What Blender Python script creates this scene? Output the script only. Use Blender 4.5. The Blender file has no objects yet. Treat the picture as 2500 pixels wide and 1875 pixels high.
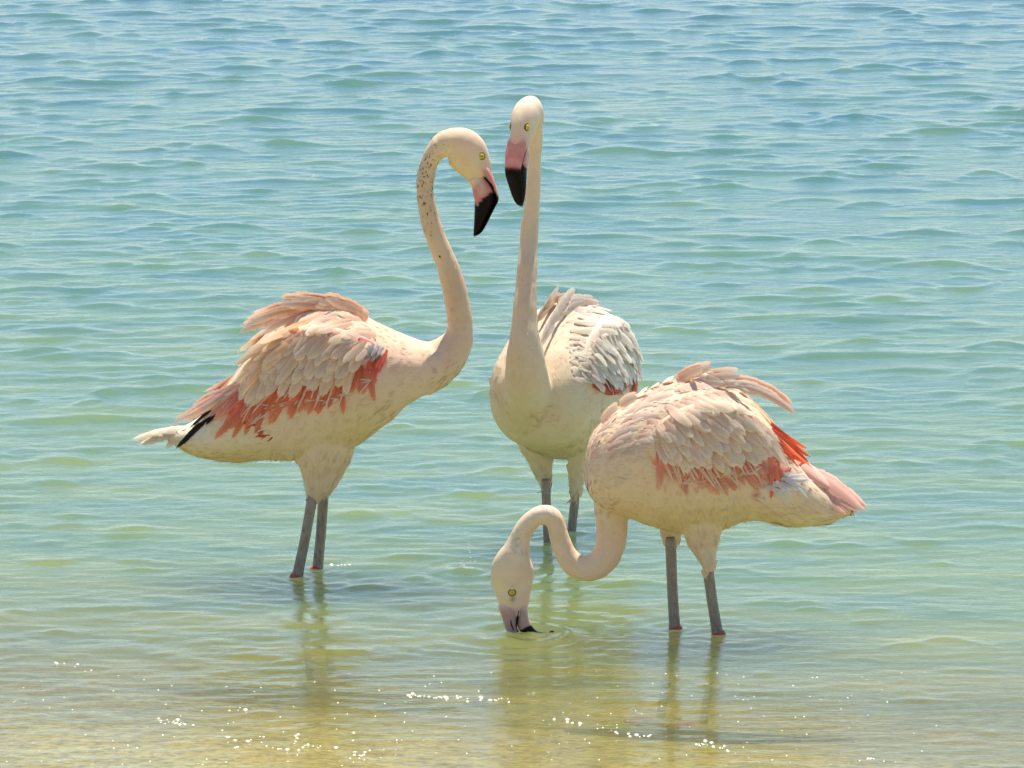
import bpy, math, random
import numpy as np
from mathutils import Vector, Matrix, noise as mnoise
from mathutils.bvhtree import BVHTree
from mathutils.kdtree import KDTree

random.seed(7)
RNG = np.random.default_rng(7)
scene = bpy.context.scene
COL = scene.collection

# ------------------------------------------------------------------ camera
PITCH = math.radians(10.55)          # looking down
F_PX = 14150.0                       # focal length in photo pixels (photo 2500 x 1875)
CAM = Vector((0.0, -12.0, 2.77))
cam_data = bpy.data.cameras.new('camera')
cam = bpy.data.objects.new('camera', cam_data)
COL.objects.link(cam)
cam.location = CAM
cam.rotation_euler = (math.pi / 2 - PITCH, 0, 0)
cam_data.sensor_width = 36.0
cam_data.lens = 36.0 * F_PX / 2500.0
cam_data.clip_start = 0.1
cam_data.clip_end = 3000.0
scene.camera = cam

# ------------------------------------------------------------------ sky, sun, exposure
SUN_EL = math.radians(71.0)
SUN_AZ = math.radians(14.0)           # from +Y towards +X: behind the birds, a little right
world = bpy.data.worlds.new('World')
scene.world = world
world.use_nodes = True
wn = world.node_tree.nodes
wn.clear()
sky = wn.new('ShaderNodeTexSky')
sky.sky_type = 'NISHITA'
sky.sun_disc = False
sky.sun_elevation = SUN_EL
sky.sun_rotation = SUN_AZ
sky.air_density = 1.0
sky.dust_density = 0.3
sky.ozone_density = 3.5
bg = wn.new('ShaderNodeBackground')
bg.inputs['Strength'].default_value = 0.112
wo = wn.new('ShaderNodeOutputWorld')
world.node_tree.links.new(sky.outputs[0], bg.inputs[0])
world.node_tree.links.new(bg.outputs[0], wo.inputs[0])

sun_data = bpy.data.lights.new('sun', 'SUN')
sun_data.energy = 5.0
sun_data.angle = math.radians(0.53)
sun_data.color = (1.0, 0.95, 0.86)
sun = bpy.data.objects.new('sun', sun_data)
COL.objects.link(sun)
sun_dir = Vector((math.sin(SUN_AZ) * math.cos(SUN_EL), math.cos(SUN_AZ) * math.cos(SUN_EL), math.sin(SUN_EL)))
sun.rotation_euler = sun_dir.to_track_quat('Z', 'Y').to_euler()
sun.location = (0, 0, 12)

scene.view_settings.view_transform = 'Standard'
scene.view_settings.look = 'None'
scene.view_settings.gamma = 1.0
scene.view_settings.exposure = 0.50
scene.view_settings.use_curve_mapping = False
scene.render.engine = 'CYCLES'
scene.cycles.use_denoising = True
scene.cycles.max_bounces = 8
scene.cycles.transparent_max_bounces = 16
scene.cycles.sample_clamp_indirect = 4.0

# ------------------------------------------------------------------ pixel -> place helpers
SA, CA = math.sin(PITCH), math.cos(PITCH)


def ray(px, py):
    a = (px - 1250.0) / F_PX
    b = (937.5 - py) / F_PX
    return Vector((a, CA + b * SA, -SA + b * CA))


def ground(px, py, z=0.0):
    d = ray(px, py)
    t = (z - CAM.z) / d.z
    return CAM + d * t


def on_plane_y(px, py, y):
    d = ray(px, py)
    t = (y - CAM.y) / d.y
    return CAM + d * t


# crops of the photograph that were measured: (x0, y0, scale)
def crop(x0, y0, s):
    return lambda cx, cy: (x0 + cx / s, y0 + cy / s)


cA = crop(300, 300, 1.443)
cB = crop(1120, 340, 6.635)
cC = crop(1190, 220, 5.53)
cD = crop(1150, 200, 2.212)
cE = crop(1150, 860, 2.212)
cF = crop(1190, 1390, 9.215)
cG = crop(1150, 650, 2.553)
cH = crop(300, 650, 3.16)
cK = crop(1400, 860, 2.9105)

# ------------------------------------------------------------------ node helpers


def new_mat(name):
    m = bpy.data.materials.new(name)
    m.use_nodes = True
    m.node_tree.nodes.clear()
    return m, m.node_tree.nodes, m.node_tree.links


def N(nodes, kind, **kw):
    n = nodes.new(kind)
    for k, v in kw.items():
        if k in n.inputs.keys() if hasattr(n.inputs, 'keys') else False:
            n.inputs[k].default_value = v
        else:
            setattr(n, k, v)
    return n


def mixrgb(nodes, links, a, b, fac, mode='MIX'):
    n = nodes.new('ShaderNodeMix')
    n.data_type = 'RGBA'
    n.blend_type = mode
    for sock, val in ((n.inputs[0], fac), (n.inputs[6], a), (n.inputs[7], b)):
        if hasattr(val, 'is_linked'):
            links.new(val, sock)
        elif isinstance(val, (int, float)):
            sock.default_value = val
        else:
            sock.default_value = (*val, 1.0)
    return n.outputs[2]


def ramp(nodes, links, src, stops):
    n = nodes.new('ShaderNodeValToRGB')
    e = n.color_ramp.elements
    while len(e) < len(stops):
        e.new(0.5)
    for i, (p, c) in enumerate(stops):
        e[i].position = p
        e[i].color = (*c, 1.0) if len(c) == 3 else c
    links.new(src, n.inputs[0])
    return n.outputs[0]


# ------------------------------------------------------------------ lake bed and water
BED_Y = np.array([-300, -30, -12, -5, -2.7, -1.2, -0.4, 0.0, 0.6, 1.2, 2.5, 6, 20, 100, 900], float)
BED_Z = np.array([6.0, 2.2, 1.05, 0.25, 0.0, -0.045, -0.125, -0.20, -0.26, -0.33, -0.42, -0.65, -1.5, -4, -8], float)


def bed_z(x, y):
    x = np.asarray(x, float)
    y = np.asarray(y, float)
    z = np.interp(y + 0.22 * np.clip(x, -5, 5), BED_Y, BED_Z)
    z = z + 0.006 * np.sin(5.1 * x + 1.3 * np.sin(2.2 * y)) * np.sin(6.3 * y + x)
    return z


wave_comp = []
wr = np.random.default_rng(21)
for k in range(26):                       # long low undulation
    lam = wr.uniform(0.20, 0.60)
    th = wr.normal(0, 0.42)
    slope = 0.0030 * (lam / 0.4) ** -0.2
    wave_comp.append((lam, th, slope * lam / (2 * math.pi), wr.uniform(0, 6.28), 0))
for k in range(34):                       # chop
    lam = wr.uniform(0.07, 0.18)
    th = wr.normal(0.05, 0.55)
    slope = 0.0055
    wave_comp.append((lam, th, slope * lam / (2 * math.pi), wr.uniform(0, 6.28), 1))
for k in range(30):                       # fine ripples
    lam = wr.uniform(0.032, 0.08)
    th = wr.normal(0, 0.6)
    slope = 0.0095
    wave_comp.append((lam, th, slope * lam / (2 * math.pi), wr.uniform(0, 6.28), 2))

RINGS = []                                # (x, y, amplitude, wavelength, reach) filled by the birds


def smooth_field(x, y, seed, sx, sy):
    r = np.random.default_rng(seed)
    f = 0
    for k in range(10):
        f = f + np.sin(x * r.normal(0, 1) / sx + y * r.normal(0, 1) / sy + r.uniform(0, 6.28))
    return np.clip(0.5 + f / 6.0, 0, 1)


def water_z(x, y, cell):
    m1 = 0.55 + 0.9 * smooth_field(x, y, 3, 0.55, 0.9)
    m2 = 0.35 + 1.3 * smooth_field(x, y, 4, 0.45, 0.8)
    # a breezier patch far out on the left
    patch = np.exp(-(((x + 0.45) / 0.75) ** 2)) / (1 + np.exp(-(y - 2.2) * 1.5))
    calm = 1 / (1 + np.exp(-(y + 0.55) * 4.0))          # shallows are flatter
    z = np.zeros_like(x)
    for lam, th, a, ph, g in wave_comp:
        kx, ky = 2 * math.pi / lam * math.sin(th), 2 * math.pi / lam * math.cos(th)
        ok = np.clip((lam / np.maximum(cell, 1e-4) - 2.5) / 2.5, 0, 1)
        mod = (0.45 + 0.55 * calm) * m1 if g == 0 else ((0.4 + 0.6 * calm) * m2 + 0.5 * patch if g == 1 else (0.5 + 0.8 * m2 * 0.5 + 0.9 * patch))
        z = z + a * ok * mod * np.sin(kx * x + ky * y + ph)
    for rx, ry, amp, lam, reach in RINGS:
        d = np.sqrt((x - rx) ** 2 + (y - ry) ** 2)
        d = d + 0.35 * d * (smooth_field(x, y, 31, 0.10, 0.10) - 0.5)
        z = z + amp * (0.25 + 1.3 * smooth_field(x, y, 33, 0.09, 0.12)) * np.exp(-d / reach) * np.sin(2 * math.pi * d / lam) * np.clip(d / 0.02, 0, 1)
    return z


WAVELETS = []                             # short-crested wavelets: x, y, half length, half depth, height, turn, bow
for k in range(4100):
    wy = -1.6 + 14.6 * wr.random() ** 0.9
    wx = wr.uniform(-3.1, 3.1)
    far = min(1.0, max(0.0, (wy + 1.0) / 5.0))
    sy = wr.uniform(0.009, 0.022) * (0.9 + 0.7 * far)
    sx = sy * wr.choice([1.6, 2.4, 3.4, 5.0], p=[.25, .35, .28, .12]) * wr.uniform(0.8, 1.3)
    st = wr.choice([0.05, 0.11, 0.18, 0.27], p=[.38, .27, .21, .14])
    if wy < -0.3:
        st *= 0.45 + 0.35 * wr.random()
    WAVELETS.append((wx, wy, sx, sy, min(st, 0.34) * sy / 0.86, wr.normal(0.03, 0.10), wr.normal(0, 0.5)))


def add_wavelets(X, Y, Z):
    xs, ys = X[0], Y[:, 0]
    for wx, wy, sx, sy, h, turn, bow in WAVELETS:
        i0, i1 = np.searchsorted(xs, [wx - 2.6 * sx, wx + 2.6 * sx])
        j0, j1 = np.searchsorted(ys, [wy - 3.5 * sy - 0.05, wy + 3.5 * sy + 0.05])
        if i1 - i0 < 2 or j1 - j0 < 2:
            continue
        u = X[j0:j1, i0:i1] - wx
        v = Y[j0:j1, i0:i1] - wy - turn * u - bow * u * u / max(sx, 0.05)
        v = np.where(v < 0, v, v / 1.6)              # steeper face towards the shore
        Z[j0:j1, i0:i1] += h * np.exp(-(v / sy) ** 2 - (u / sx) ** 2)


def axis_coords(lo, hi, fine, far, grow=1.35):
    """fine values from lo to hi, growing steps beyond out to +-far"""
    core = list(fine)
    step = core[-1] - core[-2]
    out = []
    v = core[-1]
    while v < far:
        step *= grow
        v += step
        out.append(v)
    step = core[1] - core[0]
    pre = []
    v = core[0]
    while v > -far:
        step *= grow
        v -= step
        pre.append(v)
    return np.array(pre[::-1] + core + out)


def grid_object(name, xs, ys, zfunc, mat, attr=None):
    X, Y = np.meshgrid(xs, ys)
    dx = np.gradient(xs)
    dy = np.gradient(ys)
    cell = np.maximum(dx[None, :], dy[:, None] * 1.0)
    Z = zfunc(X, Y, cell)
    if name == 'lake_water':
        add_wavelets(X, Y, Z)
    nx, ny = len(xs), len(ys)
    co = np.stack([X, Y, Z], -1).reshape(-1, 3)
    i = np.arange(nx * ny).reshape(ny, nx)
    quads = np.stack([i[:-1, :-1], i[:-1, 1:], i[1:, 1:], i[1:, :-1]], -1).reshape(-1, 4)
    me = bpy.data.meshes.new(name)
    me.vertices.add(len(co))
    me.vertices.foreach_set('co', co.astype(np.float32).ravel())
    me.loops.add(quads.size)
    me.loops.foreach_set('vertex_index', quads.astype(np.int32).ravel())
    me.polygons.add(len(quads))
    me.polygons.foreach_set('loop_start', np.arange(0, quads.size, 4, dtype=np.int32))
    me.polygons.foreach_set('loop_total', np.full(len(quads), 4, np.int32))
    me.polygons.foreach_set('use_smooth', np.ones(len(quads), bool))
    if attr is not None:
        a = me.attributes.new(attr[0], 'FLOAT', 'POINT')
        a.data.foreach_set('value', attr[1](X, Y).astype(np.float32).ravel())
    me.update()
    me.validate()
    me.materials.append(mat)
    ob = bpy.data.objects.new(name, me)
    COL.objects.link(ob)
    return ob


# --- sand
m_sand, nd, lk = new_mat('sand')
tc = nd.new('ShaderNodeTexCoord')
n1 = N(nd, 'ShaderNodeTexNoise', Scale=9.0, Detail=6.0, Roughness=0.65)
n2 = N(nd, 'ShaderNodeTexNoise', Scale=48.0, Detail=5.0, Roughness=0.7)
n3 = N(nd, 'ShaderNodeTexVoronoi', Scale=60.0)
for n in (n1, n2, n3):
    lk.new(tc.outputs['Object'], n.inputs['Vector'])
c1 = ramp(nd, lk, n1.outputs[0], [(0.30, (0.34, 0.25, 0.075)), (0.5, (0.49, 0.38, 0.14)), (0.72, (0.62, 0.49, 0.19))])
c2 = ramp(nd, lk, n2.outputs[0], [(0.36, (0.36, 0.34, 0.26)), (0.50, (1.0, 1.0, 1.0)), (0.64, (1.4, 1.32, 1.15))])
cc = mixrgb(nd, lk, c1, c2, 0.85, 'MULTIPLY')
v3 = ramp(nd, lk, n3.outputs['Distance'], [(0.0, (0.55, 0.5, 0.4)), (0.14, (1, 1, 1))])
cc = mixrgb(nd, lk, cc, v3, 0.5, 'MULTIPLY')
bs = N(nd, 'ShaderNodeBsdfPrincipled', Roughness=0.9)
bs.inputs['Specular IOR Level'].default_value = 0.2
lk.new(cc, bs.inputs['Base Color'])
bp = N(nd, 'ShaderNodeBump', Strength=0.6, Distance=0.01)
lk.new(n2.outputs[0], bp.inputs['Height'])
lk.new(bp.outputs[0], bs.inputs['Normal'])
ou = nd.new('ShaderNodeOutputMaterial')
lk.new(bs.outputs[0], ou.inputs[0])

# --- water
m_water, nd, lk = new_mat('lake_water')
at = N(nd, 'ShaderNodeAttribute', attribute_name='depth')
ex = N(nd, 'ShaderNodeMath', operation='MULTIPLY')
ex.inputs[1].default_value = -6.2
lk.new(at.outputs['Fac'], ex.inputs[0])
ee = N(nd, 'ShaderNodeMath', operation='EXPONENT')
lk.new(ex.outputs[0], ee.inputs[0])
kk = N(nd, 'ShaderNodeMath', operation='SUBTRACT')
kk.inputs[0].default_value = 1.0
lk.new(ee.outputs[0], kk.inputs[1])
tr = nd.new('ShaderNodeBsdfTransparent')
tr.inputs[0].default_value = (0.90, 0.96, 0.90, 1)
body_col = ramp(nd, lk, at.outputs['Fac'], [(0.0, (0.29, 0.24, 0.07)), (0.12, (0.225, 0.23, 0.07)), (0.26, (0.150, 0.222, 0.095)), (0.60, (0.080, 0.165, 0.105)), (1.0, (0.050, 0.125, 0.110))])
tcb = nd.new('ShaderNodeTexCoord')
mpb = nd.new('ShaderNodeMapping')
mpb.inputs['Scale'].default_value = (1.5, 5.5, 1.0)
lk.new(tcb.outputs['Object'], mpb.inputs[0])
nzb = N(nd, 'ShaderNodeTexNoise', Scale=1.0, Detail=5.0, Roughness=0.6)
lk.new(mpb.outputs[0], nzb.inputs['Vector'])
sky_streaks = ramp(nd, lk, nzb.outputs[0], [(0.34, (0.74, 0.87, 1.22)), (0.50, (1.0, 1.0, 1.0)), (0.66, (1.30, 1.12, 0.86))])
body_col = mixrgb(nd, lk, body_col, sky_streaks, 1.0, 'MULTIPLY')   # sky-reflection streaks painted into the water colour: bluer and yellower
df = nd.new('ShaderNodeSubsurfaceScattering')
df.falloff = 'BURLEY'
df.inputs['Scale'].default_value = 1.10
df.inputs['Radius'].default_value = (1.0, 1.0, 1.0)
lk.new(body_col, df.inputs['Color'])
up = nd.new('ShaderNodeCombineXYZ')
up.inputs[2].default_value = 1.0
lk.new(up.outputs[0], df.inputs['Normal'])
mb = nd.new('ShaderNodeMixShader')
lk.new(kk.outputs[0], mb.inputs[0])
lk.new(tr.outputs[0], mb.inputs[1])
lk.new(df.outputs[0], mb.inputs[2])
tc = nd.new('ShaderNodeTexCoord')
mp = nd.new('ShaderNodeMapping')
mp.inputs['Scale'].default_value = (0.33, 1.0, 1.0)
lk.new(tc.outputs['Object'], mp.inputs[0])
wnz = N(nd, 'ShaderNodeTexNoise', Scale=30.0, Detail=5.0, Roughness=0.62)
lk.new(mp.outputs[0], wnz.inputs['Vector'])
wb = N(nd, 'ShaderNodeBump', Strength=0.65, Distance=0.004)
lk.new(wnz.outputs[0], wb.inputs['Height'])
gl = nd.new('ShaderNodeBsdfGlossy')
gl.inputs['Roughness'].default_value = 0.035
gl.inputs['Color'].default_value = (1, 1, 1, 1)
lk.new(wb.outputs[0], gl.inputs['Normal'])
fr = N(nd, 'ShaderNodeFresnel', IOR=1.38)
lk.new(wb.outputs[0], fr.inputs['Normal'])
mf = nd.new('ShaderNodeMixShader')
lk.new(fr.outputs[0], mf.inputs[0])
lk.new(mb.outputs[0], mf.inputs[1])
lk.new(gl.outputs[0], mf.inputs[2])
ou = nd.new('ShaderNodeOutputMaterial')
lk.new(mf.outputs[0], ou.inputs[0])


def make_setting():
    ys = axis_coords(-3, 12, np.linspace(-3.2, 13, 220), 900, 1.4)
    xs = axis_coords(-3, 3, np.linspace(-3, 3, 120), 900, 1.4)
    bed = grid_object('lake_bed', xs, ys, lambda x, y, c: bed_z(x, y), m_sand)
    bed['kind'] = 'structure'
    # fine rows near the birds, wider towards the far water
    rows = [-2.4]
    while rows[-1] < 12.6:
        d = rows[-1] + 12.0
        rows.append(rows[-1] + 0.0075 * (d / 11.0) ** 1.25)
    ys = axis_coords(0, 0, rows, 900, 1.5)
    xs = axis_coords(0, 0, np.linspace(-3.1, 3.1, 640), 900, 1.5)
    w = grid_object('lake_water', xs, ys, water_z, m_water, ('depth', lambda x, y: np.clip(-bed_z(x, y), 0, 3)))
    w['kind'] = 'structure'


# ------------------------------------------------------------------ plumage and skin materials


def attr_material(name, rough, spec, bump_scale, bump, var=0.12, transl=0.0, streak=False, coat=0.0, fray=False):
    m, nd, lk = new_mat(name)
    at = N(nd, 'ShaderNodeAttribute', attribute_name='Col')
    tc = nd.new('ShaderNodeTexCoord')
    nz = N(nd, 'ShaderNodeTexNoise', Scale=bump_scale, Detail=5.0, Roughness=0.65)
    if streak:
        mp = nd.new('ShaderNodeMapping')
        mp.inputs['Scale'].default_value = (9.0, 0.7, 1.0)
        lk.new(tc.outputs['UV'], mp.inputs[0])
        lk.new(mp.outputs[0], nz.inputs['Vector'])
    else:
        lk.new(tc.outputs['Object'], nz.inputs['Vector'])
    v = ramp(nd, lk, nz.outputs[0], [(0.3, (1 - var,) * 3), (0.7, (1 + var * 0.6,) * 3)])
    col = mixrgb(nd, lk, at.outputs['Color'], v, 1.0, 'MULTIPLY')
    bs = N(nd, 'ShaderNodeBsdfPrincipled', Roughness=rough)
    bs.inputs['Specular IOR Level'].default_value = spec
    bs.inputs['Coat Weight'].default_value = coat
    bs.inputs['Coat Roughness'].default_value = 0.15
    lk.new(col, bs.inputs['Base Color'])
    bp = N(nd, 'ShaderNodeBump', Strength=bump, Distance=0.003)
    lk.new(nz.outputs[0], bp.inputs['Height'])
    lk.new(bp.outputs[0], bs.inputs['Normal'])
    out = bs.outputs[0]
    if transl > 0:
        tl = nd.new('ShaderNodeBsdfTranslucent')
        lk.new(col, tl.inputs[0])
        mx = nd.new('ShaderNodeMixShader')
        mx.inputs[0].default_value = transl
        lk.new(out, mx.inputs[1])
        lk.new(tl.outputs[0], mx.inputs[2])
        out = mx.outputs[0]
    if fray:
        # loose barbs: the rim of the vane breaks up along fine slanting lines
        sp = nd.new('ShaderNodeSeparateXYZ')
        lk.new(tc.outputs['UV'], sp.inputs[0])

        def mth(op, a, b_=None):
            n = nd.new('ShaderNodeMath')
            n.operation = op
            for k_, v_ in enumerate((a, b_)):
                if v_ is None:
                    continue
                if hasattr(v_, 'is_linked'):
                    lk.new(v_, n.inputs[k_])
                else:
                    n.inputs[k_].default_value = v_
            return n.outputs[0]
        c_ = mth('ABSOLUTE', mth('SUBTRACT', mth('MULTIPLY', sp.outputs[0], 2.0), 1.0))
        d = mth('SUBTRACT', 1.0, c_)
        tipd = mth('MULTIPLY', mth('SUBTRACT', 1.0, sp.outputs[1]), 2.2)
        d = mth('MINIMUM', d, tipd)
        cb_ = nd.new('ShaderNodeCombineXYZ')
        lk.new(mth('MULTIPLY', sp.outputs[0], 2.0), cb_.inputs[0])
        lk.new(mth('MULTIPLY', mth('SUBTRACT', sp.outputs[1], mth('MULTIPLY', c_, 0.12)), 34.0), cb_.inputs[1])
        oi = nd.new('ShaderNodeObjectInfo')
        lk.new(mth('MULTIPLY', oi.outputs['Random'], 50.0), cb_.inputs[2])
        bz = N(nd, 'ShaderNodeTexNoise', Scale=1.0, Detail=2.0)
        lk.new(cb_.outputs[0], bz.inputs['Vector'])
        al = mth('ADD', d, mth('MULTIPLY', mth('SUBTRACT', bz.outputs[0], 0.55), 0.75))
        mr = nd.new('ShaderNodeMapRange')
        mr.inputs['From Min'].default_value = 0.0
        mr.inputs['From Max'].default_value = 0.12
        lk.new(al, mr.inputs['Value'])
        tp_ = nd.new('ShaderNodeBsdfTransparent')
        mx = nd.new('ShaderNodeMixShader')
        lk.new(mr.outputs[0], mx.inputs[0])
        lk.new(tp_.outputs[0], mx.inputs[1])
        lk.new(out, mx.inputs[2])
        out = mx.outputs[0]
    ou = nd.new('ShaderNodeOutputMaterial')
    lk.new(out, ou.inputs[0])
    return m


M_BODY = attr_material('plumage_skin', 0.85, 0.12, 42.0, 0.18, 0.045)
M_DOWN = attr_material('down', 0.85, 0.12, 60.0, 0.0, 0.06, transl=0.12)
M_FEATHER = attr_material('feather_vane', 0.62, 0.2, 3.0, 0.35, 0.13, transl=0.27, streak=True, fray=True)
M_BILL = attr_material('bill_horn', 0.42, 0.10, 130.0, 0.12, 0.10)
M_LEG = attr_material('leg_scales', 0.5, 0.4, 220.0, 0.5, 0.18)
M_EYE = attr_material('eye', 0.12, 0.6, 300.0, 0.0, 0.10)
m_drop, nd, lk = new_mat('water_drop')
gd = N(nd, 'ShaderNodeBsdfPrincipled', Roughness=0.10)
gd.inputs['Base Color'].default_value = (0.95, 0.97, 0.97, 1)
gd.inputs['Transmission Weight'].default_value = 0.75
gd.inputs['IOR'].default_value = 1.33
gd.inputs['Specular IOR Level'].default_value = 0.8
ou = nd.new('ShaderNodeOutputMaterial')
lk.new(gd.outputs[0], ou.inputs[0])
M_DROP = m_drop
M_GLINT, nd, lk = new_mat('sun_glint')  # surface of the added sun-glint domes
gd = N(nd, 'ShaderNodeBsdfPrincipled', Roughness=0.2)
gd.inputs['Base Color'].default_value = (0.55, 0.55, 0.40, 1)
gd.inputs['IOR'].default_value = 1.33
ou = nd.new('ShaderNodeOutputMaterial')
lk.new(gd.outputs[0], ou.inputs[0])

# ------------------------------------------------------------------ mesh helpers


def mesh_from(name, verts, faces, mat, cols=None, uvs=None, smooth=True):
    me = bpy.data.meshes.new(name)
    me.from_pydata([tuple(v) for v in verts], [], faces)
    if cols is not None:
        a = me.attributes.new('Col', 'FLOAT_COLOR', 'POINT')
        c = np.ones((len(verts), 4), np.float32)
        c[:, :3] = np.asarray(cols, np.float32).reshape(len(verts), 3)
        a.data.foreach_set('color', c.ravel())
    if uvs is not None:
        uv = me.uv_layers.new(name='UVMap')
        idx = np.zeros(len(me.loops), np.int32)
        me.loops.foreach_get('vertex_index', idx)
        uv.data.foreach_set('uv', np.asarray(uvs, np.float32)[idx].ravel())
    if smooth:
        me.polygons.foreach_set('use_smooth', np.ones(len(me.polygons), bool))
    me.materials.append(mat)
    me.update()
    return me


def link(name, me, parent=None):
    ob = bpy.data.objects.new(name, me)
    COL.objects.link(ob)
    if parent is not None:
        ob.parent = parent
    return ob


def catmull(pts, n):
    """resample a list of tuples (any dimension) to n points along a smooth curve"""
    P = np.asarray(pts, float)
    d = np.r_[0, np.cumsum(np.linalg.norm(np.diff(P[:, :3], axis=0), axis=1) + 1e-9)]
    t = np.linspace(0, d[-1], n)
    # monotone-ish cubic: hermite with finite-difference tangents
    m = np.zeros_like(P)
    for i in range(len(P)):
        a, b = max(i - 1, 0), min(i + 1, len(P) - 1)
        m[i] = (P[b] - P[a]) / (d[b] - d[a])
    out = np.zeros((n, P.shape[1]))
    k = np.clip(np.searchsorted(d, t, side='right') - 1, 0, len(P) - 2)
    h = d[k + 1] - d[k]
    s = (t - d[k]) / h
    h00, h10 = 2 * s ** 3 - 3 * s ** 2 + 1, s ** 3 - 2 * s ** 2 + s
    h01, h11 = -2 * s ** 3 + 3 * s ** 2, s ** 3 - s ** 2
    return h00[:, None] * P[k] + (h10 * h)[:, None] * m[k] + h01[:, None] * P[k + 1] + (h11 * h)[:, None] * m[k + 1]


def rings_mesh(centers, A, B, seg=20, p=2.0):
    """closed tube: rings of super-ellipses with half axes A, B"""
    ang = np.linspace(0, 2 * math.pi, seg, endpoint=False)
    ca, sa = np.cos(ang), np.sin(ang)
    ca = np.sign(ca) * np.abs(ca) ** (2 / p)
    sa = np.sign(sa) * np.abs(sa) ** (2 / p)
    n = len(centers)
    V = centers[:, None, :] + A[:, None, :] * ca[None, :, None] + B[:, None, :] * sa[None, :, None]
    V = V.reshape(-1, 3)
    F = []
    for i in range(n - 1):
        for j in range(seg):
            k = (j + 1) % seg
            F.append((i * seg + j, i * seg + k, (i + 1) * seg + k, (i + 1) * seg + j))
    c0, c1 = len(V), len(V) + 1
    V = np.vstack([V, centers[:1], centers[-1:]])
    for j in range(seg):
        k = (j + 1) % seg
        F.append((c0, k, j))
        F.append((c1, (n - 1) * seg + j, (n - 1) * seg + k))
    return V, F


def tube_rings(path, side):
    """path rows: x y z r rw ; rings across the path with in-plane radius r and sideways radius rw"""
    P = path[:, :3]
    T = np.gradient(P, axis=0)
    T /= np.linalg.norm(T, axis=1)[:, None]
    side = np.asarray(side, float)
    A = np.cross(T, side)
    A /= np.linalg.norm(A, axis=1)[:, None]
    Bv = np.cross(A, T)
    Bv /= np.linalg.norm(Bv, axis=1)[:, None]
    return P, A * path[:, 3:4], Bv * path[:, 4:5]


class Parts:
    def __init__(self):
        self.V, self.F, self.n = [], [], 0
        self.flow = []                   # (point, direction) samples: which way the plumage lies

    def add(self, V, F):
        self.F += [tuple(i + self.n for i in f) for f in F]
        self.V.append(np.asarray(V))
        self.n += len(V)

    def remesh(self, voxel, smooth_it):
        me = bpy.data.meshes.new('tmp')
        me.from_pydata([tuple(v) for v in np.vstack(self.V)], [], self.F)
        ob = bpy.data.objects.new('tmp', me)
        COL.objects.link(ob)
        md = ob.modifiers.new('r', 'REMESH')
        md.mode = 'VOXEL'
        md.voxel_size = voxel
        ms = ob.modifiers.new('s', 'SMOOTH')
        ms.factor = 0.5
        ms.iterations = smooth_it
        dg = bpy.context.evaluated_depsgraph_get()
        ev = ob.evaluated_get(dg)
        em = ev.to_mesh()
        V = np.zeros(len(em.vertices) * 3)
        em.vertices.foreach_get('co', V)
        nn = np.zeros(len(em.vertices) * 3)
        em.vertices.foreach_get('normal', nn)
        V3 = V.reshape(-1, 3)
        amp = 0.0017 * vnoise(V3, 24.0, 4.0) + 0.0004 * vnoise(V3, 70.0, 9.0)
        V = (V3 + nn.reshape(-1, 3) * amp[:, None]).ravel()
        F = [tuple(p.vertices) for p in em.polygons]
        ev.to_mesh_clear()
        bpy.data.objects.remove(ob)
        bpy.data.meshes.remove(me)
        return V.reshape(-1, 3), F


class Frame:
    """a bird's own axes: X forward, Y to its left, Z up; origin on the water between its legs"""

    def __init__(self, origin, yaw, near):
        self.O = Vector((origin.x, origin.y, 0))
        self.yaw = yaw                   # heading angle of forward in the world xy plane
        self.f = Vector((math.cos(yaw), math.sin(yaw), 0))
        self.l = Vector((-math.sin(yaw), math.cos(yaw), 0))
        self.near = near                 # +1 if the bird's left side is towards the viewer

    def local(self, w):
        d = Vector(w) - self.O
        return np.array([d.dot(self.f), d.dot(self.l), d.z])

    def px(self, pt, w=0.0):
        """photo pixel on the plane parallel to a sideways-standing bird's middle, w metres nearer"""
        return self.local(on_plane_y(pt[0], pt[1], self.O.y - w))

    def root(self, name):
        e = bpy.data.objects.new(name, None)
        e.empty_display_size = 0.2
        e.location = self.O
        e.rotation_euler = (0, 0, self.yaw)
        COL.objects.link(e)
        return e


def mix(a, b, t):
    return np.asarray(a) * (1 - t) + np.asarray(b) * t


CREAM = np.array([0.79, 0.60, 0.39])
PINKY = np.array([0.80, 0.515, 0.355])
BOUNCE_YELLOW = np.array([0.73, 0.57, 0.235])  # bounce light from the water, painted into the underside plumage
WHITE = np.array([0.84, 0.74, 0.60])
SALMON = np.array([0.86, 0.40, 0.25])
RED = np.array([0.80, 0.155, 0.095])
BLACK = np.array([0.006, 0.005, 0.006])
GREYLEG = np.array([0.31, 0.255, 0.20])
JOINT = np.array([0.50, 0.085, 0.075])


def vnoise(V, scale, seed=0.0):
    return np.array([mnoise.noise((v[0] * scale + seed, v[1] * scale, v[2] * scale)) for v in V])


# ------------------------------------------------------------------ feathers


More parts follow.
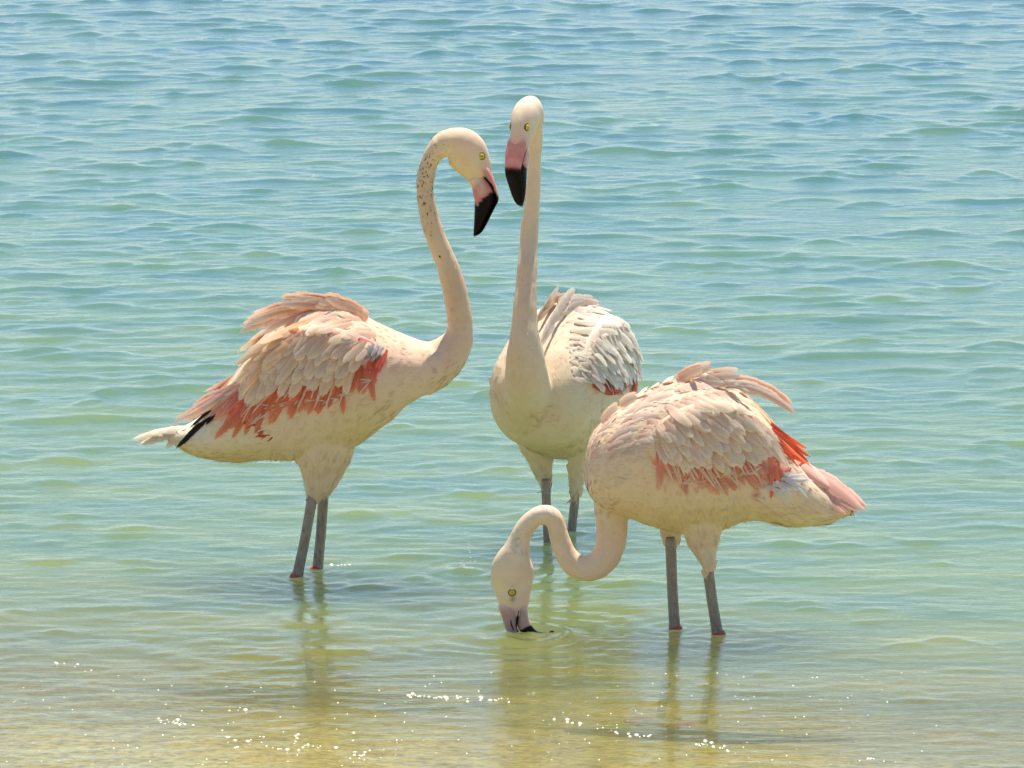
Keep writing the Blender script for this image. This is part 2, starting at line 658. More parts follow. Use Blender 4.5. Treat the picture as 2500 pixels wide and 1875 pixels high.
def feather_mesh(shaft, normals, across, W, p, cup, cols_base, cols_tip, twist=0.0):
    """one feather: a cupped vane along its shaft points"""
    K = len(shaft)
    t = np.linspace(0, 1, K)
    w = np.where(t < 0.3, W * (0.5 + 0.5 * t / 0.3), W * np.maximum(0, 1 - (np.maximum(t - 0.3, 0) / 0.7) ** p) ** 0.5)
    w[-1] = W * 0.04
    V, C, U = [], [], []
    lat = np.array([-1.0, -0.55, 0.0, 0.55, 1.0])
    jag = RNG.normal(0, 0.09, (K, 2))
    for i in range(K):
        for j, s in enumerate(lat):
            ww = w[i] * (1 + (jag[i, 0] if s < -0.9 else jag[i, 1] if s > 0.9 else 0))
            off = across[i] * (s * ww) - normals[i] * (cup * w[i] * s * s) + normals[i] * (twist * w[i] * s)
            V.append(shaft[i] + off)
            tt = t[i] ** 1.3
            C.append(np.minimum(mix(cols_base, cols_tip, tt) * (0.93 + 0.12 * s * s + 0.05 * tt) * (0.9 if s == 0 and tt < 0.8 else 1.0), 0.95))
            U.append((0.5 + 0.5 * s, t[i]))
    F = []
    n = len(lat)
    for i in range(K - 1):
        for j in range(n - 1):
            F.append((i * n + j, i * n + j + 1, (i + 1) * n + j + 1, (i + 1) * n + j))
    return V, F, C, U


class Wing:
    """feathers laid over one side of a bird: rows given in side-view coordinates (u, v)"""

    def __init__(self, bvh, near, uvmap):
        self.bvh, self.near, self.uvmap = bvh, near, uvmap
        self.meshes = []

    def depth(self, u, v):
        hit = self.bvh.ray_cast(Vector((u, self.near * 1.0, v)), Vector((0, -self.near, 0)))
        if hit[0] is None:
            return None, None
        return hit[0].y * self.near, hit[1]

    def feather(self, root, ang, length, width, base, tip, lift=0.004, rise=0.02, bend=0.0, p=2.4, cup=0.25, K=8):
        """root in px, ang degrees on the picture (0 right, 90 down), length/width in px"""
        a = math.radians(ang)
        pts = []
        for i in range(K):
            t = i / (K - 1)
            aa = a + math.radians(bend) * t * 0.5
            pts.append(self.uvmap((root[0] + math.cos(aa) * length * t, root[1] + math.sin(aa) * length * t)))
        pts = np.array(pts)
        dep, last, slope = [], None, 0.0
        for i, q in enumerate(pts):
            d, nn = self.depth(q[0], q[2])
            if last is None:
                if d is None:
                    d = 0.02
            elif d is None or d < last - 0.02:
                d = last + max(-0.012, min(0.004, slope))
            elif d > last + 0.015:
                d = last + 0.015
            if last is not None:
                slope = d - last
            dep.append(d)
            last = d
        dep = np.array(dep)
        dep = np.convolve(np.r_[dep[0], dep, dep[-1]], [0.25, 0.5, 0.25], 'valid')
        t = np.linspace(0, 1, K)
        sh = np.stack([pts[:, 0], self.near * (dep + lift + rise * t ** 1.5), pts[:, 2]], 1)
        T = np.gradient(sh, axis=0)
        T /= np.linalg.norm(T, axis=1)[:, None]
        # surface normal estimate at the root, kept perpendicular to the shaft
        nrm = []
        for i in range(K):
            d, nn = self.depth(pts[i, 0], pts[i, 2])
            nrm.append(np.array(nn) if nn is not None else (nrm[-1] if nrm else np.array([0, self.near, 0.3])))
        nrm = np.array(nrm, float)
        nrm = 0.6 * nrm + 0.4 * np.array([0, self.near, 0.25])
        nrm -= T * np.sum(nrm * T, 1)[:, None]
        nrm /= np.linalg.norm(nrm, axis=1)[:, None]
        ac = np.cross(T, nrm)
        o = self.uvmap(root)
        scale = abs(np.linalg.norm(self.uvmap((root[0] + 100, root[1])) - o)) / 100.0
        V, F, C, U = feather_mesh(sh, nrm, ac, width * scale, p, cup, base, tip, twist=RNG.normal(0.05, 0.05))
        self.meshes.append(mesh_from('feather', V, F, M_FEATHER, C, U))

    def row(self, cr, line, n, ang, length, width, base, tip, lift, rise=0.012, jit=6, bend=0.0, p=2.2, cup=0.12, cjit=0.07, lj=0.28):
        """a row of overlapping feathers with their roots along a line (crop coordinates)"""
        sc = cr(1, 0)[0] - cr(0, 0)[0]
        n = int(round(n * 1.35)) if n >= 7 else n
        L = catmull([cr(*q) + (0,) for q in line], n)
        for i in range(n):
            t = i / max(n - 1, 1)
            an = np.interp(t, np.linspace(0, 1, len(ang)), ang) + RNG.normal(0, jit)
            le = np.interp(t, np.linspace(0, 1, len(length)), length) * 1.15 * sc * RNG.uniform(1 - lj, 1 + lj)
            wd = np.interp(t, np.linspace(0, 1, len(width)), width) * sc * RNG.uniform(0.66, 1.0)
            b = np.clip(np.asarray(base) * RNG.normal(1, cjit) + RNG.normal(0, 0.012, 3), 0.01, 0.95)
            tp = np.clip(np.asarray(tip) * RNG.normal(1, cjit * 0.6) + RNG.normal(0, 0.012, 3), 0.01, 0.95)
            r = (L[i, 0] + RNG.normal(0, 3) * 1.0, L[i, 1] + RNG.normal(0, 3) * 1.0)
            self.feather(r, an, le, wd, b, tp, lift * RNG.uniform(0.8, 1.2), rise * RNG.uniform(0.35, 1.0), bend, p, cup)


def attach_wings(root, near_wing_mesh, meshes, far_scale=1.0):
    """the wing on the viewer's side with its feathers, and its mirror twin on the far side"""
    w = link('wing', near_wing_mesh, root)
    for m in meshes:
        link('feather', m, w)
    far = link('wing', near_wing_mesh, root)
    far.scale = (1, -far_scale, 1)
    # the far side's feathers hide behind the bird: one joined piece
    vs, fs, cs, us, n0 = [], [], [], [], 0
    for m in meshes:
        nv = len(m.vertices)
        co = np.zeros(nv * 3, np.float32)
        m.vertices.foreach_get('co', co)
        c4 = np.zeros(nv * 4, np.float32)
        m.attributes['Col'].data.foreach_get('color', c4)
        uvl = np.zeros(len(m.loops) * 2, np.float32)
        m.uv_layers[0].data.foreach_get('uv', uvl)
        li = np.zeros(len(m.loops), np.int32)
        m.loops.foreach_get('vertex_index', li)
        uv = np.zeros((nv, 2), np.float32)
        uv[li] = uvl.reshape(-1, 2)
        vs.append(co.reshape(-1, 3))
        cs.append(c4.reshape(-1, 4)[:, :3])
        us.append(uv)
        fs += [tuple(k + n0 for k in p.vertices) for p in m.polygons]
        n0 += nv
    fo = link('feathers', mesh_from('feathers', np.vstack(vs), fs, M_FEATHER, np.vstack(cs), np.vstack(us)), far)
    fo['kind'] = 'stuff'
    return w


def wing_base(bvh, near, pairs_uv, thick, color_top, color_low, n=26, wrist=None):
    """folded wing: a flattened loft that hugs the flank between an upper and a lower contour"""
    top = catmull([p[0] for p in pairs_uv], n)
    low = catmull([p[1] for p in pairs_uv], n)

    def dep(q):
        hit = bvh.ray_cast(Vector((q[0], near * 1.0, q[2])), Vector((0, -near, 0)))
        return hit[0].y * near if hit[0] is not None else None
    C, A, B = [], [], []
    prev = 0.05
    for i in range(n):
        a, b = top[i], low[i]
        m = (a + b) / 2
        dm = dep(m)
        dm = prev if dm is None else dm
        prev = dm
        da, db = dep(a * 0.85 + b * 0.15), dep(b * 0.85 + a * 0.15)
        da = dm if da is None else max(da, dm - 0.06)
        db = dm if db is None else max(db, dm - 0.06)
        av = np.array([a[0], near * da, a[2]])
        bv = np.array([b[0], near * db, b[2]])
        c = (av + bv) / 2
        c[1] = near * (0.5 * dm + 0.25 * (da + db))
        ax = (av - bv) / 2
        fwd = top[min(i + 1, n - 1)] + low[min(i + 1, n - 1)] - top[max(i - 1, 0)] - low[max(i - 1, 0)]
        nr = np.cross(fwd, ax)
        nr /= np.linalg.norm(nr)
        t = i / (n - 1)
        th = thick * (0.30 + 0.70 * math.sin(math.pi * min(1, 0.04 + t * 1.1))) * (1 if t < 0.75 else 1 - 0.6 * (t - 0.75) / 0.25)
        C.append(c)
        A.append(ax)
        B.append(nr * th)
    V, F = rings_mesh(np.array(C), np.array(A), np.array(B), 18, 2.3)
    cols = []
    for i in range(n):
        for j in range(18):
            s = 0.5 + 0.5 * math.cos(2 * math.pi * j / 18)
            k = mix(color_low, color_top, min(1, max(0, (s - 0.15) * 3)))
            if wrist is not None and i < 7:
                k = mix(k, wrist[(i * 5 + j) % len(wrist)], 1 if i < 5 else 0.5)
            cols.append(k)
    cols += [color_top, color_low]
    return V, F, cols


# ------------------------------------------------------------------ bill, eye, leg


def mandible(edge_a, edge_b, widths, place, color_fn, n=46, seg=18, dark_edge=None, p=2.2):
    """lofted half of a bill between two contours given in crop pixels; place maps (cx, cy, side) to bird space"""
    a = catmull([(*q, 0) for q in edge_a], n)
    b = catmull([(*q, 0) for q in edge_b], n)
    ang = np.linspace(0, 2 * math.pi, seg, endpoint=False)
    V, C, F = [], [], []
    for i in range(n):
        t = i / (n - 1)
        w = np.interp(t, np.linspace(0, 1, len(widths)), widths)
        c, h = (a[i] + b[i]) / 2, (a[i] - b[i]) / 2
        for g in ang:
            cg, sg = math.cos(g), math.sin(g)
            cg = math.copysign(abs(cg) ** (2 / p), cg)
            sg = math.copysign(abs(sg) ** (2 / p), sg)
            q = c + h * cg
            V.append(place(q[0], q[1], w * sg))
            col = color_fn(q[0], q[1])
            if dark_edge is not None and dark_edge * cg > 0.93:
                col = BLACK * 1.5
            C.append(col)
    for i in range(n - 1):
        for j in range(seg):
            k = (j + 1) % seg
            F.append((i * seg + j, i * seg + k, (i + 1) * seg + k, (i + 1) * seg + j))
    F.append(tuple(range(seg))[::-1])
    F.append(tuple((n - 1) * seg + j for j in range(seg)))
    return V, F, C


def dome(center, normal, radius, height, rings=5, seg=20, start=0.0):
    nrm = Vector(normal).normalized()
    tx = nrm.orthogonal().normalized()
    ty = nrm.cross(tx)
    V, F = [], []
    for i in range(rings):
        f = 1 - i / rings
        h = height * math.sqrt(max(0, 1 - f * f)) + start
        for j in range(seg):
            a = 2 * math.pi * j / seg
            V.append(Vector(center) + tx * (math.cos(a) * radius * f) + ty * (math.sin(a) * radius * f) + nrm * h)
    V.append(Vector(center) + nrm * (height + start))
    for i in range(rings - 1):
        for j in range(seg):
            k = (j + 1) % seg
            F.append((i * seg + j, i * seg + k, (i + 1) * seg + k, (i + 1) * seg + j))
    for j in range(seg):
        F.append(((rings - 1) * seg + j, (rings - 1) * seg + (j + 1) % seg, rings * seg))
    return V, F


def ringband(center, normal, r0, r1, h, seg=24):
    """raised skin rim round the eye"""
    nrm = Vector(normal).normalized()
    tx = nrm.orthogonal().normalized()
    ty = nrm.cross(tx)
    V, F = [], []
    prof = [(r0, -0.001), (r0, h * 0.7), ((r0 + r1) / 2, h), (r1, h * 0.3), (r1 * 1.02, -0.002)]
    for r, z in prof:
        for j in range(seg):
            a = 2 * math.pi * j / seg
            V.append(Vector(center) + tx * (math.cos(a) * r) + ty * (math.sin(a) * r) + nrm * z)
    for i in range(len(prof) - 1):
        for j in range(seg):
            k = (j + 1) % seg
            F.append((i * seg + j, i * seg + k, (i + 1) * seg + k, (i + 1) * seg + j))
    return V, F


def add_eye(root, pos, normal, r=0.0068):
    V, F = ringband(pos, normal, r * 0.95, r * 1.25, 0.0007)
    e = link('eye', mesh_from('eye', V, F, M_EYE, [(0.05, 0.045, 0.04)] * len(V)), root)
    V, F = dome(pos, normal, r * 1.0, r * 0.6)
    cols = []
    for i in range(5):
        f = 1 - i / 5
        cols += [(0.62, 0.50, 0.03) if i in (0, 1) else (0.40, 0.29, 0.02) if i == 2 else (0.75, 0.60, 0.04)] * 20
    cols += [(0.75, 0.6, 0.04)]
    link('iris', mesh_from('iris', V, F, M_EYE, cols), e)
    V, F = dome(Vector(pos), normal, r * 0.24, r * 0.05, 3, 14, start=r * 0.585)
    link('pupil', mesh_from('pupil', V, F, M_EYE, [(0.02, 0.015, 0.01)] * len(V)), e)


def add_leg(root, top, knee, r_top, r_knee, bed, fwd=1.0):
    """bare shank from the thigh feathers to the pink joint at the waterline, then tarsus and webbed foot"""
    top, knee = np.asarray(top, float), np.asarray(knee, float)
    path = catmull([(*(top + (top - knee) * 0.16), r_top * 0.9, r_top * 0.8), (*top, r_top, r_top * 0.85),
                    (*(0.5 * top + 0.5 * knee + np.array([0.001, 0, 0])), (r_top * 0.45 + r_knee * 0.5), (r_top + r_knee) * 0.42),
                    (*(0.12 * top + 0.88 * knee), r_knee * 0.98, r_knee * 0.85), (*knee, r_knee * 1.08, r_knee * 0.95)], 26)
    P, A, B = tube_rings(path, (0, 1, 0))
    V, F = rings_mesh(P, A, B, 14, 2.3)
    nz = vnoise(V, 120.0, 3.0)
    cols = [mix(GREYLEG, GREYLEG * np.array([1.25, 1.2, 1.15]), 0.5 + 0.5 * k) * (0.9 + 0.12 * math.sin(v[2] * 900 + 6 * k)) * (0.72 if mnoise.noise((v[0] * 300, v[1] * 300, v[2] * 12)) > 0.35 else 1.0) for v, k in zip(V, nz)]
    leg = link('leg', mesh_from('leg', V, F, M_LEG, cols), root)
    # joint: a flattened knob, wider to the back
    path = catmull([(*(knee + (0, 0, 0.009)), r_knee * 1.0, r_knee * 0.9), (*(knee + (-0.001 * fwd, 0, 0.003)), r_knee * 1.28, r_knee * 1.15),
                    (*(knee + (-0.002 * fwd, 0, -0.008)), r_knee * 1.45, r_knee * 1.25), (*(knee + (0, 0, -0.022)), r_knee * 1.25, r_knee * 1.1),
                    (*(knee + (0, 0, -0.04)), r_knee * 0.8, r_knee * 0.7)], 16)
    P, A, B = tube_rings(path, (0, 1, 0))
    V, F = rings_mesh(P, A, B, 16, 2.2)
    link('joint', mesh_from('joint', V, F, M_LEG, [JOINT * (1 + 0.25 * k) for k in vnoise(V, 90.0, 1.0)]), leg)
    foot = np.array([knee[0] + 0.03 * fwd, knee[1], bed])
    path = catmull([(*(knee + (0, 0, -0.03)), r_knee * 0.8, r_knee * 0.7), (*(0.5 * (knee + foot)), r_knee * 0.72, r_knee * 0.66),
                    (*(foot + (0, 0, 0.012)), r_knee * 0.85, r_knee * 0.8)], 14)
    P, A, B = tube_rings(path, (0, 1, 0))
    V, F = rings_mesh(P, A, B, 12)
    link('tarsus', mesh_from('tarsus', V, F, M_LEG, [GREYLEG * 1.1] * len(V)), leg)
    # webbed foot: three toes with skin between
    z = bed + 0.006
    prof = []
    for k, (an, ln) in enumerate([(-38, 0.068), (-20, 0.056), (0, 0.078), (20, 0.056), (38, 0.068)]):
        a = math.radians(an)
        prof.append((math.cos(a) * ln * fwd, math.sin(a) * ln))
    V = [(foot[0] - 0.012 * fwd, foot[1], z + 0.012), (foot[0] - 0.012 * fwd, foot[1], z - 0.004)]
    for (dx, dy) in prof:
        V.append((foot[0] + dx * 0.5, foot[1] + dy * 0.5, z + 0.006))
        V.append((foot[0] + dx, foot[1] + dy, z + 0.002))
        V.append((foot[0] + dx, foot[1] + dy, z - 0.004))
    F = []
    for k in range(4):
        a, b = 2 + 3 * k, 5 + 3 * k
        F += [(0, a, b), (a, a + 1, b + 1, b), (a + 1, a + 2, b + 2, b + 1), (1, b + 2, a + 2)]
    link('foot', mesh_from('foot', V, F, M_LEG, [JOINT * 0.9] * len(V), smooth=False), leg)
    return leg


# ------------------------------------------------------------------ soft down over the body


def add_down(root, V, F, cols, flow, n, mask=None, size=1.0, name='down', wr_=(0.05, 0.13), lr_=(0.03, 0.20), cj=0.035):
    """short overlapping barbs lying along the plumage: uncountable, so one piece"""
    Vn = np.asarray(V)
    Fq = np.array([f for f in F if len(f) == 4])
    P = Vn[Fq]
    nr = np.cross(P[:, 2] - P[:, 0], P[:, 3] - P[:, 1])
    ar = np.linalg.norm(nr, axis=1)
    nr /= np.maximum(ar, 1e-12)[:, None]
    cen = P.mean(1)
    kd = KDTree(len(flow))
    for i, (p, d, L) in enumerate(flow):
        kd.insert(p, i)
    kd.balance()
    wgt = ar.copy()
    if mask is not None:
        wgt *= mask[Fq[:, 0]] if isinstance(mask, np.ndarray) else np.array([mask(c) for c in cen])
    pick = RNG.choice(len(Fq), n, p=wgt / wgt.sum())
    vv, ff, cc = [], [], []
    for q in pick:
        c, nm = cen[q], nr[q]
        co, ix, dist = kd.find(c)
        d, L = flow[ix][1], flow[ix][2] * size
        d = d - nm * np.dot(d, nm)
        ln = np.linalg.norm(d)
        if ln < 1e-3:
            continue
        d = d / ln + RNG.normal(0, 0.16, 3)
        d -= nm * np.dot(d, nm)
        d /= np.linalg.norm(d)
        s = np.cross(nm, d)
        L *= RNG.uniform(0.6, 1.3)
        W = L * RNG.uniform(*wr_)
        lift = RNG.uniform(*lr_) * (0.5 if flow[ix][2] > 0.015 and name == 'down' else 1.0)
        b = c + s * RNG.normal(0, 0.001) - nm * 0.0008
        i0 = len(vv)
        vv += [b, b + d * L * 0.45 + s * W + nm * L * lift * 0.5, b + d * L + nm * L * lift, b + d * L * 0.45 - s * W + nm * L * lift * 0.5]
        ff.append((i0, i0 + 1, i0 + 2, i0 + 3))
        k = cols[Fq[q][0]] * RNG.normal(1.03, cj)
        cc += [k * 0.97, k, k * 1.03, k]
    me = mesh_from(name, vv, ff, M_DOWN, np.clip(cc, 0.01, 0.95))
    ob = link(name, me, root)
    ob['kind'] = 'stuff'
    return ob


def add_contour(root, V, F, cols, flow):
    """soft overlapping contour feathers on the trunk and loose wisps under it: too many to count"""
    trunk = [f for f in flow if f[2] > 0.015]
    kd = KDTree(len(flow))
    for i, f in enumerate(flow):
        kd.insert(f[0], i)
    kd.balance()

    def on_trunk(c):
        co, ix, d = kd.find(c)
        return 1.0 if flow[ix][2] > 0.015 else 0.0
    add_down(root, V, F, cols, trunk, 300, on_trunk, 1.7, 'contour_feathers', (0.22, 0.36), (0.004, 0.022), 0.02)
    zmin = {}

    def low(c):
        return on_trunk(c) * (1.0 if c[2] < 0.30 else 0.05)
    add_down(root, V, F, cols, trunk, 1600, low, 1.15, 'wisps', (0.02, 0.045), (0.06, 0.32), 0.05)


def flow_along(P, L, rev=False):
    T = np.gradient(P, axis=0)
    T /= np.linalg.norm(T, axis=1)[:, None]
    if rev:
        T = -T
    return [(Vector(p), t, L) for p, t in zip(P, T)]


def add_droplets(root, V, F, picks, rad, name='water_drops'):
    """beads of water clinging to the plumage"""
    vv, ff = [], []
    for c, nm in picks:
        r = rad * RNG.uniform(0.6, 1.5)
        v, f = dome(Vector(c) - Vector(nm) * 0.0005, nm, r, r * 0.8, 3, 7)
        i0 = len(vv)
        vv += v
        ff += [tuple(i + i0 for i in q) for q in f]
    ob = link(name, mesh_from(name, vv, ff, M_DROP), root)
    ob['kind'] = 'stuff'


def hang_drop(parent, pos, r):
    prof = [(0.05, 0.9), (0.35, 0.55), (0.75, 0.15), (1.0, -0.35), (0.85, -0.85), (0.45, -1.15)]
    V, F = [], []
    seg = 12
    for a, z in prof:
        for j in range(seg):
            g = 2 * math.pi * j / seg
            V.append((pos[0] + math.cos(g) * a * r, pos[1] + math.sin(g) * a * r, pos[2] + z * r))
    for i in range(len(prof) - 1):
        for j in range(seg):
            k = (j + 1) % seg
            F.append((i * seg + j, (i + 1) * seg + j, (i + 1) * seg + k, i * seg + k))
    F.append(tuple(range(seg)))
    F.append(tuple((len(prof) - 1) * seg + j for j in range(seg))[::-1])
    link('water_drop', mesh_from('water_drop', V, F, M_DROP), parent)


def blend_spots(base, pts, spots):
    """paint soft patches: spots rows (x, y, rx, ry, colour, strength) in the same 2-d space as pts"""
    q = np.column_stack([pts[:, 0], pts[:, 1], np.zeros(len(pts))])
    span = max(np.ptp(pts[:, 0]), 1e-6)
    t = np.clip(0.5 + 1.1 * vnoise(q, 14.0 / span, 2.5), 0, 1)[:, None]
    t2 = np.clip(0.5 + 1.2 * vnoise(q, 34.0 / span, 7.5), 0, 1)[:, None]
    base = base * (1 - 0.38 * t) + PINKY[None] * (0.38 * t)
    base = base * (1 - 0.18 * t2) + WHITE[None] * (0.18 * t2)
    for x, y, rx, ry, c, s in spots:
        k = s * np.exp(-(((pts[:, 0] - x) / rx) ** 2 + ((pts[:, 1] - y) / ry) ** 2))
        base = base * (1 - k[:, None]) + np.asarray(c)[None] * k[:, None]
    return base


def project(fr, V):
    """photo pixel of each point dropped on the bird's middle plane"""
    out = []
    for v in V:
        w = fr.O + fr.f * v[0] + Vector((0, 0, v[2]))
        d = w - CAM
        z = d.y * CA - d.z * SA
        out.append((1250 + F_PX * d.x / z, 937.5 - F_PX * (d.y * SA + d.z * CA) / z))
    return np.array(out)


# bill of the birds holding their heads up, measured on the left bird (crop B)
UP_CULMEN = [(395, 300), (455, 380), (510, 480), (555, 590), (595, 705), (628, 830), (646, 940), (642, 1000), (605, 1070), (560, 1160), (500, 1280), (440, 1400), (385, 1490), (320, 1545), (245, 1572)]
UP_GAPE = [(330, 480), (388, 562), (448, 632), (500, 690), (545, 760), (578, 830), (603, 890), (604, 960), (582, 1030), (540, 1110), (480, 1230), (420, 1350), (365, 1450), (305, 1520), (247, 1568)]
LO_GAPE = [(300, 540), (386, 564)] + [(x + 1, y + 1) for x, y in UP_GAPE[2:]]
LO_EDGE = [(160, 690), (205, 752), (222, 820), (232, 890), (250, 960), (258, 1020), (256, 1090), (255, 1150), (252, 1220), (250, 1300), (246, 1370), (242, 1440), (239, 1500), (239, 1535), (243, 1562)]
BLACK_X = [200, 250, 298, 330, 380, 415, 470, 550, 610, 640, 700]
BLACK_Y = [960, 1000, 1062, 1000, 950, 885, 858, 838, 872, 900, 920]


def bill_color_up(cx, cy):
    edge = np.interp(cx, BLACK_X, BLACK_Y) + 34 * mnoise.noise((cx * 0.05, cy * 0.012, 3)) + 14 * mnoise.noise((cx * 0.16, cy * 0.03, 5))
    pink = mix((0.70, 0.36, 0.30), (0.62, 0.20, 0.19), 0.5 + 0.5 * mnoise.noise((cx * 0.03, cy * 0.008, 1)))
    pink = mix(pink, (0.66, 0.52, 0.42), max(0, 0.75 * math.exp(-((cx - 370) / 45) ** 2 - ((cy - 760) / 110) ** 2)))
    q = min((cx - 390) * 0.69 + (cy - 565) * 0.73, 1e9) if cx < 470 - (cy - 565) * 0.2 and cy < 900 and (cx - 390) < (cy - 565) * 0.9 else cy - 430
    h = min(1, max(0, (q + 20) / 110.0))
    pink = mix((0.82, 0.58, 0.42), pink, h * h * (3 - 2 * h))
    k = 1 / (1 + math.exp(-(cy - edge) / 7.0))
    return mix(pink, BLACK, k)


def bill_color_down(cx, cy):
    edge = np.interp(cx, [300, 560, 700, 740, 830, 880, 1000, 1100], [1480, 1430, 1390, 1345, 1290, 1250, 1235, 1300]) + 25 * mnoise.noise((cx * 0.05, cy * 0.02, 8))
    pink = mix((0.55, 0.36, 0.30), (0.42, 0.28, 0.27), 0.5 + 0.5 * mnoise.noise((cx * 0.02, cy * 0.006, 2)))
    pink = mix(pink, (0.62, 0.28, 0.22), max(0, 0.8 * math.exp(-((cx - 380) / 90) ** 2 - ((cy - 920) / 110) ** 2)))
    h = min(1, max(0, (cy - 720) / 220.0))
    pink = mix((0.80, 0.60, 0.40), pink, h * h * (3 - 2 * h))
    k = 1 / (1 + math.exp(-(cy - edge) / 7.0))
    return mix(pink, BLACK, k)


def slit(points, place, w_off, r, name, parent, col=BLACK):
    """a dark groove set into the horn on both sides"""
    for s in (-1, 1):
        path = []
        P = catmull([(*q, 0) for q in points], 10)
        n = len(P)
        C = np.array([place(q[0], q[1], s * np.interp(i / (n - 1), np.linspace(0, 1, len(w_off)), w_off)) for i, q in enumerate(P)])
        rr = np.array([r * (0.25 + 0.75 * math.sin(math.pi * i / (n - 1)) ** 0.6) for i in range(n)])
        T = np.gradient(C, axis=0)
        T /= np.linalg.norm(T, axis=1)[:, None]
        side = np.cross(T, np.cross(np.array(place(0, 0, 1.0)) - np.array(place(0, 0, 0.0)), T))
        side /= np.linalg.norm(side, axis=1)[:, None]
        A = np.cross(T, side)
        V, F = rings_mesh(C, A * rr[:, None], side * (rr[:, None] * 0.5), 8)
        link(name, mesh_from(name, V, F, M_BILL, [col] * len(V)), parent)


def add_bill(root, place, down=False):
    if not down:
        wu = [0.018, 0.0225, 0.022, 0.0205, 0.0190, 0.0180, 0.0160, 0.0135, 0.0095, 0.003]
        wl = [0.017, 0.0215, 0.0215, 0.0205, 0.0195, 0.0182, 0.0160, 0.0132, 0.0090, 0.003]
        V, F, C = mandible(UP_CULMEN, UP_GAPE, wu, place, bill_color_up, dark_edge=-1)
        ub = link('upper_bill', mesh_from('upper_bill', V, F, M_BILL, C), root)
        V, F, C = mandible(LO_GAPE, LO_EDGE, wl, place, bill_color_up, dark_edge=1)
        link('lower_bill', mesh_from('lower_bill', V, F, M_BILL, C), root)
        slit([(512, 610), (530, 680), (555, 740), (575, 785)], place, [0.0193, 0.0182], 0.0016, 'nostril', ub)
        slit([(392, 566), (450, 640), (500, 700), (545, 775), (575, 838), (600, 890)], place, [0.0222, 0.0205, 0.0195], 0.0011, 'mouth_line', ub)
    else:
        cul = [(270, 700), (250, 850), (290, 980), (330, 1100), (365, 1220), (398, 1310), (440, 1390), (500, 1470), (590, 1540), (710, 1575), (850, 1565), (1000, 1525), (1120, 1475), (1200, 1445), (1265, 1430)]
        gape = [(600, 760), (700, 870), (690, 960), (676, 1050), (664, 1140), (658, 1225), (668, 1305), (705, 1385), (765, 1440), (845, 1475), (930, 1485), (1020, 1478), (1100, 1462), (1180, 1446), (1262, 1432)]
        gl_ = [(640, 770), (716, 880), (706, 970), (692, 1055), (680, 1145), (675, 1225), (686, 1300), (722, 1375), (780, 1428), (855, 1460), (935, 1470), (1020, 1464), (1100, 1452), (1180, 1440), (1260, 1431)]
        low = [(860, 760), (893, 860), (902, 950), (918, 1030), (942, 1110), (968, 1170), (992, 1240), (1024, 1300), (1064, 1350), (1104, 1383), (1144, 1403), (1184, 1414), (1214, 1420), (1236, 1425), (1256, 1429)]
        wu = [0.012, 0.021, 0.0195, 0.0175, 0.0155, 0.014, 0.012, 0.009, 0.006, 0.003]
        V, F, C = mandible(cul, gape, wu, place, bill_color_down, dark_edge=-1)
        ub = link('upper_bill', mesh_from('upper_bill', V, F, M_BILL, C), root)
        wl = [0.012, 0.021, 0.0195, 0.0175, 0.016, 0.0145, 0.012, 0.009, 0.006, 0.003]
        V, F, C = mandible(gl_, low, wl, place, bill_color_down, dark_edge=1)
        link('lower_bill', mesh_from('lower_bill', V, F, M_BILL, C), root)
        slit([(525, 1090), (535, 1180), (565, 1270), (605, 1350)], place, [0.0198, 0.0165], 0.0014, 'nostril', ub, BLACK * 2)
        slit([(708, 868), (690, 960), (674, 1060), (664, 1150), (660, 1230), (675, 1310)], place, [0.0205, 0.018, 0.0165], 0.0012, 'mouth_line', ub)
    return ub


# ================================================================== left flamingo
def stations(fr, cr, rows, widths, n=70):
    """vertical body rings from rows (cx, top, bottom) and half widths"""
    P = []
    for (cx, t, b), w in zip(rows, widths):
        a, c = fr.px(cr(cx, t)), fr.px(cr(cx, b))
        P.append((a[0], c[2], a[2], w))
    P = catmull(P, n)
    cen = np.stack([P[:, 0], np.zeros(n), (P[:, 1] + P[:, 2]) / 2], 1)
    A = np.zeros((n, 3))
    A[:, 2] = (P[:, 2] - P[:, 1]) / 2
    B = np.zeros((n, 3))
    B[:, 1] = np.abs(P[:, 3])
    return cen, A, B


def px_tube(fr, cr, rows, n, flat=1.0, w=0.0):
    """rows (cx, cy, r[, sideways/in-plane ratio]) in crop pixels -> tube path"""
    s = cr(1, 0)[0] - cr(0, 0)[0]
    out = []
    for row in rows:
        p = fr.px(cr(row[0], row[1]), abs(w))
        q = fr.px(cr(row[0] + 100, row[1]), abs(w))
        r = row[2] * abs(q[0] - p[0]) / 100.0
        ww = row[3] if len(row) > 3 else flat
        out.append((p[0], w * fr.near if abs(w) > 0 else 0.0, p[2], r, r * ww))
    return catmull(out, n)


def thigh(parts, fr, cr, rows, w, n=18):
    path = px_tube(fr, cr, rows, n, 0.85)
    path[:, 1] = w
    # shift for the sideways offset so that the picture position holds
    dz = -abs(w) * 0
    P, A, B = tube_rings(path, (0, 1, 0))
    parts.add(*rings_mesh(P, A, B, 18))
    parts.flow += flow_along(P, 0.016)


B1_NECK = [(1040, 880, 92), (1100, 850, 84), (1150, 810, 70), (1177, 770, 56), (1187, 735, 48), (1187, 690, 45), (1180, 640, 44), (1167, 580, 43), (1149, 520, 41), (1127, 462, 37), (1103, 400, 35), (1082, 340, 34), (1069, 280, 32), (1064, 222, 31), (1072, 165, 31), (1089, 118, 33), (1118, 82, 42)]
B1_HEAD = [(1089, 118, 30, .9), (1118, 82, 42, .85), (1155, 70, 54, .8), (1195, 88, 72, .64), (1222, 122, 72, .60), (1245, 160, 60, .58), (1262, 196, 42, .62)]


